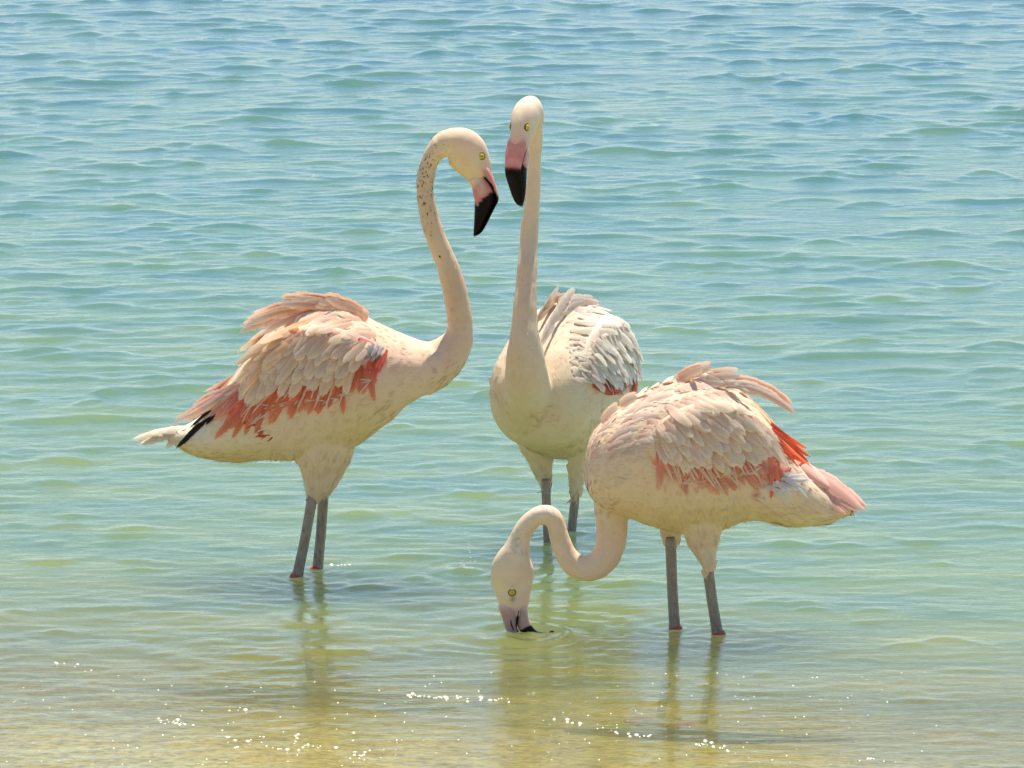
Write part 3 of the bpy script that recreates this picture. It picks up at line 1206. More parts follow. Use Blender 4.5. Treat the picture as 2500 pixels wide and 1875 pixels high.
def head_up_parts(fr, parts, place3):
    """neck-to-bill-base head volume of the upright birds; place3 maps left-bird (u, w, v) to the bird's own space"""
    path = px_tube(fr, cA, B1_HEAD, 40)
    P, A, B = tube_rings(path, (0, 1, 0))
    V, F = rings_mesh(P, A, B, 24)
    V = np.array([place3(v) for v in V])
    parts.add(V, F)
    parts.flow += [(Vector(place3(p)), place3(p - t * 0.01) - place3(p), L) for (p, t, L) in [(np.array(a), b, c) for a, b, c in flow_along(P, 0.006)]]


def flamingo_left():
    k1, k2 = ground(*cA(614, 1600)), ground(*cA(686, 1572))
    fr = Frame((k1 + k2) / 2, 0.0, -1)
    root = fr.root('flamingo')
    root['label'] = 'pale pink flamingo standing with its speckled neck curved over and red wing patch showing'
    root['category'] = 'flamingo'
    root['group'] = 'flamingos wading in the shallows'
    parts = Parts()
    rows = [(1165, 800, 872), (1130, 785, 905), (1090, 775, 940), (1040, 768, 968), (1000, 752, 992), (950, 730, 1040), (900, 707, 1080), (850, 682, 1118), (800, 660, 1146), (750, 650, 1166), (700, 650, 1180), (650, 660, 1186), (600, 682, 1188), (550, 715, 1186), (500, 760, 1186), (450, 815, 1190), (400, 880, 1194), (350, 945, 1190), (300, 1005, 1183), (250, 1050, 1170), (200, 1075, 1146), (160, 1085, 1118)]
    wid = [0.03, 0.048, 0.062, 0.078, 0.09, 0.102, 0.112, 0.118, 0.121, 0.122, 0.121, 0.119, 0.115, 0.11, 0.104, 0.097, 0.088, 0.077, 0.064, 0.05, 0.034, 0.018]
    c, A, B = stations(fr, cA, rows, wid)
    parts.add(*rings_mesh(c, A, B, 32, 2.15))
    parts.flow += flow_along(c, 0.018)
    path = px_tube(fr, cA, B1_NECK, 90, 0.95)
    P, A, B = tube_rings(path, (0, 1, 0))
    parts.add(*rings_mesh(P, A, B, 20))
    parts.flow += flow_along(P, 0.010, True)
    head_up_parts(fr, parts, lambda v: np.array(v))
    thigh(parts, fr, cA, [(715, 1030, 50), (705, 1090, 92), (697, 1170, 86), (690, 1240, 56), (680, 1285, 40), (670, 1322, 22)], -0.036)
    thigh(parts, fr, cA, [(745, 1030, 45), (750, 1100, 74), (752, 1180, 56), (735, 1240, 42), (718, 1285, 32), (706, 1325, 20)], 0.038)
    V, F = parts.remesh(0.0034, 10)
    px = project(fr, V)
    col = np.tile(CREAM, (len(V), 1))
    S = []
    for cr, x, y, rx, ry, cl, s in [(cH, 960, 1060, 150, 80, (0.70, 0.13, 0.085), .95), (cH, 1150, 990, 130, 60, (0.70, 0.13, 0.085), .8), (cH, 1420, 910, 170, 45, (0.70, 0.13, 0.085), .8), (cH, 1660, 870, 120, 70, (0.70, 0.13, 0.085), .95), (cH, 1840, 760, 80, 80, (0.70, 0.13, 0.085), .9), (cA, 1000, 860, 150, 120, PINKY, 0.4), (cA, 1150, 780, 90, 90, PINKY, .5), (cA, 1160, 600, 80, 190, (0.60, 0.405, 0.26), .75), (cA, 1070, 280, 70, 170, (0.60, 0.44, 0.29), .75),
                                    (cA, 940, 830, 60, 30, (0.86, 0.50, 0.38), .5), (cA, 850, 740, 160, 70, PINKY, .6), (cA, 640, 640, 170, 60, WHITE, .6),
                                    (cA, 850, 1060, 160, 100, BOUNCE_YELLOW, .55), (cA, 330, 1160, 260, 60, BOUNCE_YELLOW, .6), (cA, 300, 1080, 170, 40, WHITE, .5),
                                    (cA, 690, 1290, 90, 60, (0.62, 0.52, 0.34), .5), (cA, 1170, 170, 50, 50, (0.80, 0.66, 0.30), .6),
                                    (cB, 300, 750, 130, 120, (0.78, 0.40, 0.33), .5), (cB, 420, 470, 60, 110, (0.78, 0.36, 0.30), .6),
                                    (cA, 1215, 65, 40, 40, (0.84, 0.58, 0.47), .5), (cB, 380, 370, 45, 60, (0.55, 0.52, 0.46), .6)]:
        X, Y = cr(x, y)
        sc = cr(1, 0)[0] - cr(0, 0)[0]
        S.append((X, Y, rx * sc, ry * sc, cl, s))
    col = blend_spots(col, px, S)
    # dark flecks on the upper neck and nape
    nk = cA(1064, 150)
    near_neck = np.exp(-((px[:, 0] - nk[0] - 12) / 60) ** 2 - ((px[:, 1] - nk[1]) / 110) ** 2)
    n1 = vnoise(V, 120.0, 5.0)
    fleck = np.clip((n1 - 0.22) * 6, 0, 1) * near_neck
    col = col * (1 - 0.25 * fleck[:, None]) + np.array([0.30, 0.22, 0.16]) * (0.25 * fleck[:, None])
    wv_ = np.exp(-((px[:, 0] - nk[0] - 14) / 46) ** 2 - ((px[:, 1] - nk[1] + 10) / 120) ** 2)
    add_down(root, V, F, np.tile(np.array([0.17, 0.12, 0.085]), (len(V), 1)), parts.flow, 380, wv_, 0.85, 'dark_flecks', (0.08, 0.20), (0.16, 0.28), 0.35)
    me = mesh_from('body', V, F, M_BODY, col)
    body = link('body', me, root)
    bvh = BVHTree.FromPolygons([Vector(v) for v in V], F)
    place = lambda cx, cy, s: np.array(fr.px(cB(cx, cy))) + np.array([0, s, 0])
    ub = add_bill(root, place)
    e = fr.px(cB(372, 256))
    for s in (-1, 1):
        h = bvh.ray_cast(Vector((e[0], s * 0.5, e[2])), Vector((0, -s, 0)))
        add_eye(root, h[0], (h[1] + Vector((0, s, 0))).normalized())
    tipp = fr.px(cB(262, 1590))
    hang_drop(ub, (tipp[0], 0, tipp[2]), 0.0036)
    # legs
    for kp, tp, w in [((614, 1600), (668, 1318), 0.045), ((686, 1572), (706, 1320), -0.045)]:
        kw = ground(*cA(*kp))
        kl = fr.local(kw)
        tw = fr.local(on_plane_y(*cA(*tp), kw.y))
        tl = np.array([tw[0], -w if abs(kl[1]) < 0.02 else kl[1], tw[2]])
        tl[1] = kl[1] * 0.6 + math.copysign(0.045, kl[1]) * 0.4
        wbed = float(bed_z(kw.x, kw.y))
        add_leg(root, tl, (kl[0], kl[1], -0.002), 0.0115, 0.0122, wbed)
        RINGS.append((kw.x, kw.y, 0.0016, 0.042, 0.07))
    # wing
    pr = [((1975, 560), (1955, 640)), ((1890, 500), (1870, 740)), ((1700, 430), (1680, 840)), ((1500, 400), (1500, 890)), ((1300, 430), (1300, 930)), ((1150, 520), (1110, 965)), ((1000, 660), (950, 1050)), ((850, 860), (830, 1090)), ((700, 1010), (690, 1090))]
    pairs = [(fr.px(cH(*a)), fr.px(cH(*b))) for a, b in pr]
    wv, wf, wc = wing_base(bvh, -1, pairs, 0.020, CREAM, RED, wrist=[(0.45, 0.40, 0.38), RED, (0.55, 0.45, 0.40), (0.40, 0.14, 0.12), (0.60, 0.52, 0.48)])
    wing_me = mesh_from('wing', wv, wf, M_BODY, wc)
    nv = len(V)
    bvh2 = BVHTree.FromPolygons([Vector(v) for v in V] + [Vector(v) for v in wv], list(F) + [tuple(i + nv for i in f) for f in wf])
    W = Wing(bvh2, -1, lambda q: np.array(fr.px(q)))
    PALE_B, PALE_T = np.array([0.92, 0.58, 0.40]), np.array([0.93, 0.73, 0.54])
    ORG_B, ORG_T = np.array([0.94, 0.44, 0.20]), np.array([0.94, 0.70, 0.48])
    r = W.row
    r(cH, [(980, 1100), (1080, 1180), (1170, 1270)], 15, [160, 150], [80, 60], [8, 7], RED * 0.8, RED, 0.000, 0.006, 12, p=1.3, lj=0.5)
    r(cH, [(1960, 640), (1800, 740), (1600, 800), (1350, 830), (1120, 880), (960, 960)], 36, [102, 116, 124], [185, 200, 270], [36, 42], RED, RED * np.array([1.15, 2.0, 1.8]), 0.001, 0.006, 11, p=1.7, lj=0.4, cjit=0.14)
    r(cH, [(1800, 700), (1500, 780), (1250, 820), (1050, 880)], 14, [108, 118, 124], [200, 190, 220], [14, 12], (0.86, 0.50, 0.38), (0.88, 0.70, 0.55), 0.004, 0.01, 9, p=1.3, lj=0.4)
    r(cH, [(860, 920), (820, 960), (790, 1000)], 5, [128, 134], [330, 400], [36, 30], BLACK, BLACK, 0.003, 0.012, 3, p=1.5)
    r(cH, [(960, 880), (900, 960)], 6, [132, 140], [260, 240], [38, 34], RED * 1.1, SALMON, 0.005, 0.016, 6, p=1.6)
    r(cH, [(1000, 780), (960, 840), (930, 880)], 9, [141, 146], [420, 500], [36, 30], SALMON, (0.90, 0.66, 0.52), 0.006, 0.022, 4, bend=10, p=1.6)
    r(cH, [(1780, 640), (1550, 640), (1280, 650), (1060, 720)], 20, [108, 116, 126], [190, 225, 290], [52, 60], PALE_B, PALE_T, 0.004, 0.012, 7, p=2.6, lj=0.35)
    r(cH, [(1860, 580), (1620, 550), (1360, 530), (1130, 610)], 18, [122, 122, 130], [200, 250, 300], [50, 60], PALE_B, PALE_T, 0.007, 0.012, 7, p=2.8)
    r(cH, [(1920, 530), (1700, 480), (1460, 440), (1240, 480)], 17, [140, 135, 140], [170, 210, 260], [46, 56], PALE_B, PALE_T, 0.010, 0.012, 7, p=2.8)
    r(cH, [(1540, 380), (1400, 400), (1290, 460), (1200, 560)], 10, [158, 148, 142], [330, 380, 360], [50, 46], ORG_B, ORG_T, 0.010, 0.035, 6, bend=-8, p=1.8)
    r(cH, [(1960, 480), (1800, 410), (1620, 350), (1460, 340)], 14, [176, 166, 158], [180, 210, 240], [44, 50], PALE_B * 1.01, PALE_T * 1.03, 0.011, 0.012, 7, p=2.6)
    r(cH, [(1700, 330), (1560, 290), (1440, 300), (1360, 340)], 10, [184, 176, 168], [330, 420, 400], [46, 40], ORG_B, (0.92, 0.76, 0.62), 0.008, 0.03, 5, bend=-14, p=2.0)
    r(cH, [(1840, 350), (1720, 310), (1620, 300)], 9, [190, 186], [270, 300], [44, 44], PALE_B, PALE_T, 0.007, 0.010, 6, p=2.2)
    r(cH, [(1900, 400), (1760, 330), (1600, 260)], 8, [200, 192], [200, 260], [44, 44], PALE_B, PALE_T, 0.008, 0.012, 6, p=2.4)
    r(cH, [(1960, 790), (1800, 880), (1650, 950), (1400, 960), (1180, 1010), (1040, 1130)], 22, [165, 158, 150, 150], [70, 80], [8, 6], WHITE, WHITE, 0.003, 0.004, 22, p=1.3, lj=0.5)
    # grey scuffed wrist of the wing
    r(cH, [(2020, 570), (1960, 545), (1880, 560)], 7, [118, 130, 140], [95, 110], [24, 22], (0.50, 0.44, 0.41), (0.62, 0.54, 0.49), 0.008, 0.004, 14, p=1.8, cjit=0.2)
    r(cH, [(2025, 590), (1960, 640)], 4, [105, 112], [120, 130], [20, 20], RED * 0.8, RED, 0.006, 0.004, 8, p=1.6)
    attach_wings(root, wing_me, W.meshes)
    # tail
    tail_feathers(root, fr, cH, [(560, 1240), (520, 1330)], [(60, 1340), (110, 1378), (75, 1325), (150, 1372), (210, 1290), (250, 1330), (300, 1280), (330, 1390)], mix(CREAM, WHITE, 0.5), (0.86, 0.74, 0.56), bvh, 0.03, 0.014, 1.7, 0.5)
    mask = lambda c_: 1.0
    add_down(root, V, F, col, parts.flow, 14000)
    add_contour(root, V, F, col, parts.flow)
    return root


def tail_feathers(root, fr, cr, roots, tips, cb, ct, bvh, lat=0.03, wide=0.012, p=1.9, core=1.0):
    """fan of stiff tail feathers from the rump; one tail part with the feathers as its pieces"""
    a, b = np.array(fr.px(cr(*roots[0]))), np.array(fr.px(cr(*roots[1])))
    c = (a + b) / 2
    d = np.array(fr.px(cr(*tips[0]))) - c
    L0 = np.linalg.norm(d)
    path = catmull([(*(c - d * 0.15), 0.030 * core, 0.034 * core), (*(c + d * 0.1), 0.024 * core, 0.034 * core), (*(c + d * 0.4), 0.012 * core, 0.026 * core), (*(c + d * 0.62), 0.003, 0.008)], 14)
    P, A, B = tube_rings(path, (0, 1, 0))
    V, F = rings_mesh(P, A, B, 16)
    t = link('tail', mesh_from('tail', V, F, M_BODY, [np.asarray(cb)] * len(V)), root)
    for k, tp in enumerate(tips):
        for s in ((-1, 1) if k else (0,)):
            r0 = mix(a, b, (k + 0.5) / len(tips)) + np.array([0, s * lat * 0.3, 0])
            t1 = np.array(fr.px(cr(*tp))) + np.array([0, s * lat * (0.3 + 0.6 * k / len(tips)), 0])
            K = 9
            tt = np.linspace(0, 1, K)
            sh = r0[None] * (1 - tt[:, None]) + t1[None] * tt[:, None]
            sh[:, 2] += 0.012 * np.sin(math.pi * tt) * RNG.uniform(0.4, 1.2)
            T = np.gradient(sh, axis=0)
            T /= np.linalg.norm(T, axis=1)[:, None]
            nr = np.array([0.0, 0.55 * (s if s else fr.near), 0.8])[None] - T * (T @ np.array([0.0, 0.55 * (s if s else fr.near), 0.8]))[:, None]
            nr /= np.linalg.norm(nr, axis=1)[:, None]
            ac = np.cross(T, nr)
            f = RNG.normal(1, 0.05)
            V, F, C, U = feather_mesh(sh, nr, ac, wide, p, 0.3, np.asarray(cb) * f, np.asarray(ct) * f)
            link('feather', mesh_from('feather', V, F, M_FEATHER, C, U), t)
    return t


# ================================================================== right, feeding flamingo
B3_ROWS = [(617, 570, 690), (628, 515, 735), (650, 455, 780), (690, 395, 825), (740, 345, 855), (800, 300, 875), (870, 258, 893), (950, 215, 925), (1050, 172, 955), (1150, 150, 972), (1250, 150, 975), (1350, 172, 955), (1450, 225, 918), (1550, 310, 905), (1620, 400, 922), (1690, 490, 936), (1770, 585, 940), (1850, 670, 936), (1920, 730, 926), (1990, 782, 900), (2050, 815, 880)]
B3_WID = [0.035, 0.055, 0.075, 0.092, 0.105, 0.113, 0.118, 0.121, 0.124, 0.124, 0.122, 0.118, 0.112, 0.104, 0.096, 0.086, 0.073, 0.058, 0.044, 0.030, 0.018]
B3_WING = [((500, 560), (560, 720)), ((600, 430), (660, 760)), ((760, 330), (790, 800)), ((950, 290), (950, 810)), ((1130, 310), (1120, 800)), ((1280, 400), (1260, 800)), ((1400, 520), (1360, 800)), ((1500, 640), (1440, 800)), ((1570, 720), (1530, 800))]


def feeding_wing_rows(W, ruffle=1.0, white=False):
    PALE_B, PALE_T = np.array([0.92, 0.62, 0.45]), np.array([0.93, 0.76, 0.58])
    if white:
        PALE_B, PALE_T = np.array([0.93, 0.76, 0.60]), np.array([0.94, 0.85, 0.72])
    ORG_B, ORG_T = np.array([0.88, 0.60, 0.42]), np.array([0.90, 0.72, 0.58])
    PINKRED = np.array([0.82, 0.29, 0.22]) if not white else np.array([0.70, 0.17, 0.13])
    r = W.row
    if not white:
        # breast and shoulder scallops
        r(cK, [(110, 740), (150, 600), (230, 480), (330, 390)], 11, [-52, -40, -28], [110, 130], [34, 38], PALE_B, PALE_T, 0.001, 0.001, 7, p=2.6)
        r(cK, [(230, 690), (280, 560), (370, 450), (450, 380)], 10, [-35, -25, -15], [140, 160], [40, 44], PALE_B, PALE_T, 0.0015, 0.001, 7, p=2.6)
        r(cK, [(330, 660), (380, 600), (450, 520), (520, 460)], 8, [-12, 0, 5], [140, 150], [40, 44], PALE_B, PALE_T, 0.002, 0.001, 7, p=2.6)
    else:
        r(cK, [(500, 640), (520, 560), (560, 480), (620, 410)], 10, [40, 34, 28], [150, 150], [36, 40], PALE_B, PALE_T, 0.009, 0.005, 9, p=2.4)
        r(cK, [(440, 640), (470, 560), (520, 470), (580, 400)], 9, [22, 20, 16], [130, 140], [34, 38], PALE_B, PALE_T, 0.006, 0.005, 9, p=2.5)
        r(cK, [(380, 640), (420, 560), (480, 480), (540, 430)], 9, [0, 8, 12], [120, 130], [34, 38], PALE_B, PALE_T, 0.002, 0.005, 9, p=2.6)
    r(cK, [(330, 420), (470, 330), (620, 250), (760, 190)], 11, [-32, -24, -14], [170, 180], [42, 44], PALE_B, PALE_T, 0.003, 0.003, 7, p=2.5)
    # red along the lower edge
    r(cK, [(590, 610), (700, 680), (850, 730), (1000, 740), (1160, 730), (1300, 690)], 24, [80, 68, 60, 55], [80, 70, 75] if white else [170, 150, 150], [22, 22] if white else [28, 30], PINKRED, PINKRED * np.array([1.1, 1.6, 1.5]), 0.001, 0.006, 14, p=1.6, lj=0.45, cjit=0.14)
    r(cK, [(640, 650), (850, 700), (1050, 700), (1250, 680)], 14, [74, 62, 58], [100, 90, 90] if white else [190, 170, 170], [13, 11], (0.86, 0.52, 0.42), (0.88, 0.72, 0.58), 0.004, 0.01, 10, p=1.3, lj=0.4)
    r(cK, [(1330, 620), (1400, 600), (1450, 640)], 7, [62, 80, 108], [230, 240], [40, 36], SALMON, RED * 1.15, 0.002, 0.012, 7, p=1.7)
    r(cK, [(1390, 520), (1430, 560), (1450, 600), (1460, 640)], 9, [44, 48, 44], [270, 250, 230], [22, 18], (0.85, 0.18, 0.08), (0.88, 0.16, 0.06), 0.006, 0.018, 6, p=1.4)
    # long coverts
    r(cK, [(600, 570), (760, 590), (920, 590), (1080, 580), (1220, 570), (1320, 540)], 18, [66, 58, 50, 46], [140, 165, 205], [46, 52], PALE_B, PALE_T, 0.005, 0.012, 6, p=2.6)
    r(cK, [(590, 490), (760, 490), (920, 480), (1080, 470), (1220, 450)], 16, [56, 46, 42], [190, 220, 250], [46, 54], PALE_B, PALE_T, 0.008, 0.012, 7, p=2.8)
    r(cK, [(580, 420), (740, 390), (900, 370), (1060, 360), (1160, 370)], 15, [44, 36, 34], [170, 200, 240], [42, 52], PALE_B, PALE_T, 0.010, 0.012, 7, p=2.8)
    r(cK, [(1080, 300), (1180, 360), (1260, 440)], 7, [34, 42, 46], [320, 330], [52, 50], PALE_B, PALE_T, 0.010, 0.020, 5, bend=10, p=2.0)
    r(cK, [(640, 340), (780, 280), (920, 250), (1040, 260)], 12, [24, 18, 20], [170, 190, 220], [42, 48], PALE_B, PALE_T, 0.011, 0.012, 7, p=2.6)
    # back and ruffled tertials
    r(cK, [(720, 250), (860, 180), (980, 170)], 8, [-16, -2, 10], [170, 190], [40, 42], PALE_B, WHITE, 0.009, 0.014 * ruffle, 7, p=2.4)
    r(cK, [(900, 200), (980, 190), (1050, 220)], 6, [2, 8, 14], [210, 220], [38, 36], ORG_B, WHITE, 0.010, 0.02 * ruffle, 6, bend=10, p=2.0)


def flamingo_feeding():
    k1, k2 = ground(*cE(1332, 1522)), ground(*cE(1100, 1494))
    fr = Frame((k1 + k2) / 2, math.pi, 1)
    root = fr.root('flamingo')
    root['label'] = 'flamingo bending its neck down to feed with its bill tip in the water'
    root['category'] = 'flamingo'
    root['group'] = 'flamingos wading in the shallows'
    parts = Parts()
    c, A, B = stations(fr, cE, B3_ROWS, B3_WID)
    parts.add(*rings_mesh(c, A, B, 32, 2.15))
    parts.flow += flow_along(c, 0.018)
    neck = [(800, 720, 120), (770, 800, 104), (760, 850, 96), (760, 905, 88), (760, 965, 85), (756, 1020, 83), (742, 1075, 80), (712, 1125, 76), (665, 1160, 72), (608, 1168, 70), (553, 1143, 66), (516, 1098, 60), (492, 1042, 56), (474, 985, 54), (461, 935, 52), (438, 894, 52), (398, 876, 54), (350, 890, 53), (308, 928, 53), (280, 975, 54), (258, 1030, 62), (240, 1090, 82)]
    path = px_tube(fr, cE, neck, 110, 0.95)
    P, A, B = tube_rings(path, (0, 1, 0))
    parts.add(*rings_mesh(P, A, B, 22))
    parts.flow += flow_along(P, 0.010, True)
    head = [(266, 1010, 56, .95), (248, 1060, 70, .85), (232, 1110, 94, .75), (224, 1165, 115, .64), (222, 1225, 116, .60), (226, 1285, 104, .58), (232, 1340, 86, .58), (238, 1388, 70, .62), (246, 1425, 54, .72)]
    path = px_tube(fr, cE, head, 40)
    P, A, B = tube_rings(path, (0, 1, 0))
    parts.add(*rings_mesh(P, A, B, 26))
    parts.flow += flow_along(P, 0.006, True)
    thigh(parts, fr, cE, [(1235, 790, 60), (1240, 880, 112), (1250, 980, 96), (1262, 1050, 64), (1275, 1110, 42), (1278, 1165, 29)], 0.045)
    thigh(parts, fr, cE, [(1095, 800, 50), (1088, 890, 84), (1085, 970, 66), (1084, 1020, 52), (1082, 1050, 42), (1080, 1075, 32)], -0.045)
    V, F = parts.remesh(0.0034, 10)
    px = project(fr, V)
    col = np.tile(CREAM, (len(V), 1))
    S = []
    for cr, x, y, rx, ry, cl, s in [(cE, 760, 1000, 110, 150, PINKY, .6), (cE, 640, 1180, 150, 80, (0.84, 0.60, 0.42), .6), (cE, 950, 220, 300, 90, WHITE, .4),
                                    (cE, 1200, 850, 500, 120, BOUNCE_YELLOW, .55), (cE, 1750, 920, 260, 70, (0.80, 0.70, 0.36), .75), (cE, 1650, 680, 110, 60, (0.78, 0.74, 0.74), .8),
                                    (cK, 690, 760, 80, 80, (0.72, 0.25, 0.20), .8), (cK, 900, 815, 90, 40, (0.74, 0.26, 0.21), .8), (cK, 1090, 800, 70, 40, (0.62, 0.20, 0.17), .8), (cK, 1280, 780, 70, 50, (0.66, 0.20, 0.15), .7), (cK, 1360, 800, 60, 70, (0.78, 0.18, 0.09), .8), (cE, 1530, 720, 26, 20, (0.45, 0.12, 0.10), .8), (cE, 1720, 650, 40, 25, (0.55, 0.38, 0.34), .6),
                                    (cE, 1640, 640, 60, 30, (0.80, 0.45, 0.38), .6), (cE, 1270, 1080, 110, 80, (0.70, 0.60, 0.42), .5), (cE, 730, 790, 60, 50, (0.66, 0.52, 0.38), .5),
                                    (cE, 400, 850, 100, 50, (0.82, 0.66, 0.56), .6), (cE, 240, 1060, 60, 80, (0.74, 0.64, 0.50), .6), (cE, 150, 1250, 70, 110, (0.82, 0.66, 0.38), .5),
                                    (cF, 560, 930, 420, 120, (0.56, 0.37, 0.29), .7), (cF, 570, 620, 55, 80, (0.26, 0.26, 0.22), .85), (cF, 560, 320, 80, 60, (0.55, 0.44, 0.42), .5), (cE, 800, 1240, 60, 60, (0.8, 0.6, 0.35), .3),
                                    (cE, 560, 1200, 40, 60, (0.82, 0.66, 0.30), .4)]:
        X, Y = cr(x, y)
        sc = cr(1, 0)[0] - cr(0, 0)[0]
        S.append((X, Y, rx * sc, ry * sc, cl, s))
    col = blend_spots(col, px, S)
    X, Y = cE(720, 800)
    near_spot = np.exp(-((px[:, 0] - X) / 34) ** 2 - ((px[:, 1] - Y) / 34) ** 2) + 0.7 * np.exp(-((px[:, 0] - cE(240, 1000)[0]) / 26) ** 2 - ((px[:, 1] - cE(240, 1000)[1]) / 40) ** 2)
    fleck = np.clip((vnoise(V, 110.0, 2.0) - 0.15) * 5, 0, 1) * np.clip(near_spot, 0, 1)
    col = col * (1 - 0.6 * fleck[:, None]) + np.array([0.30, 0.20, 0.12]) * (0.6 * fleck[:, None])
    body = link('body', mesh_from('body', V, F, M_BODY, col), root)
    bvh = BVHTree.FromPolygons([Vector(v) for v in V], F)
    place = lambda cx, cy, s: np.array(fr.px(cF(cx, cy))) + np.array([0, s, 0])
    add_bill(root, place, True)
    e = fr.px(cF(556, 468))
    for s in (-1, 1):
        h = bvh.ray_cast(Vector((e[0], s * 0.5, e[2])), Vector((0, -s, 0)))
        add_eye(root, h[0], (h[1] + Vector((0, s, 0))).normalized(), 0.0070)
    for kp, tp in [((1332, 1522), (1278, 1160)), ((1100, 1494), (1080, 1068))]:
        kw = ground(*cE(*kp))
        kl = fr.local(kw)
        tl = fr.local(on_plane_y(*cE(*tp), kw.y))
        tl[1] = kl[1] * 0.6 + math.copysign(0.045, kl[1]) * 0.4
        add_leg(root, tl, (kl[0], kl[1], -0.002), 0.0115, 0.0122, float(bed_z(kw.x, kw.y)))
        RINGS.append((kw.x, kw.y, 0.0016, 0.042, 0.07))
    bw = ground(*cF(700, 1430))
    RINGS.append((bw.x, bw.y, 0.0026, 0.07, 0.16))
    pairs = [(fr.px(cK(*a)), fr.px(cK(*b))) for a, b in B3_WING]
    wv, wf, wc = wing_base(bvh, 1, pairs, 0.020, CREAM, np.array([0.75, 0.25, 0.2]))
    wing_me = mesh_from('wing', wv, wf, M_BODY, wc)
    nv = len(V)
    bvh2 = BVHTree.FromPolygons([Vector(v) for v in V] + [Vector(v) for v in wv], list(F) + [tuple(i + nv for i in f) for f in wf])
    W = Wing(bvh2, 1, lambda q: np.array(fr.px(q)))
    feeding_wing_rows(W)
    W.row(cK, [(640, 800), (760, 840), (950, 840), (1120, 815), (1260, 790)], 20, [-40, -30, -35, -45], [70, 80], [8, 6], WHITE, WHITE, 0.003, 0.004, 24, p=1.3, lj=0.5)
    W.row(cK, [(1360, 880), (1420, 850), (1500, 840), (1560, 880)], 12, [20, 10, 25], [110, 100], [18, 16], (0.80, 0.74, 0.70), (0.86, 0.80, 0.74), 0.012, 0.012, 22, p=1.5, lj=0.4)
    # the long loose plume hanging off the back
    W.feather(cK(1080, 190), 4, 187, 15, (0.90, 0.70, 0.56), (0.90, 0.60, 0.46), 0.012, 0.02, 41, 1.8, 0.3, 12)
    W.feather(cK(1100, 205), 5, 172, 13, (0.90, 0.72, 0.60), (0.90, 0.62, 0.50), 0.014, 0.02, 36, 1.8, 0.3, 12)
    attach_wings(root, wing_me, W.meshes)
    tail_feathers(root, fr, cK, [(1560, 760), (1650, 930)], [(2105, 1110), (2080, 1125), (2020, 1120), (1960, 1125), (1930, 1130)], (0.86, 0.46, 0.36), (0.88, 0.52, 0.40), bvh, 0.05, 0.020, 2.2)
    add_down(root, V, F, col, parts.flow, 14000)
    add_contour(root, V, F, col, parts.flow)
    return root, fr


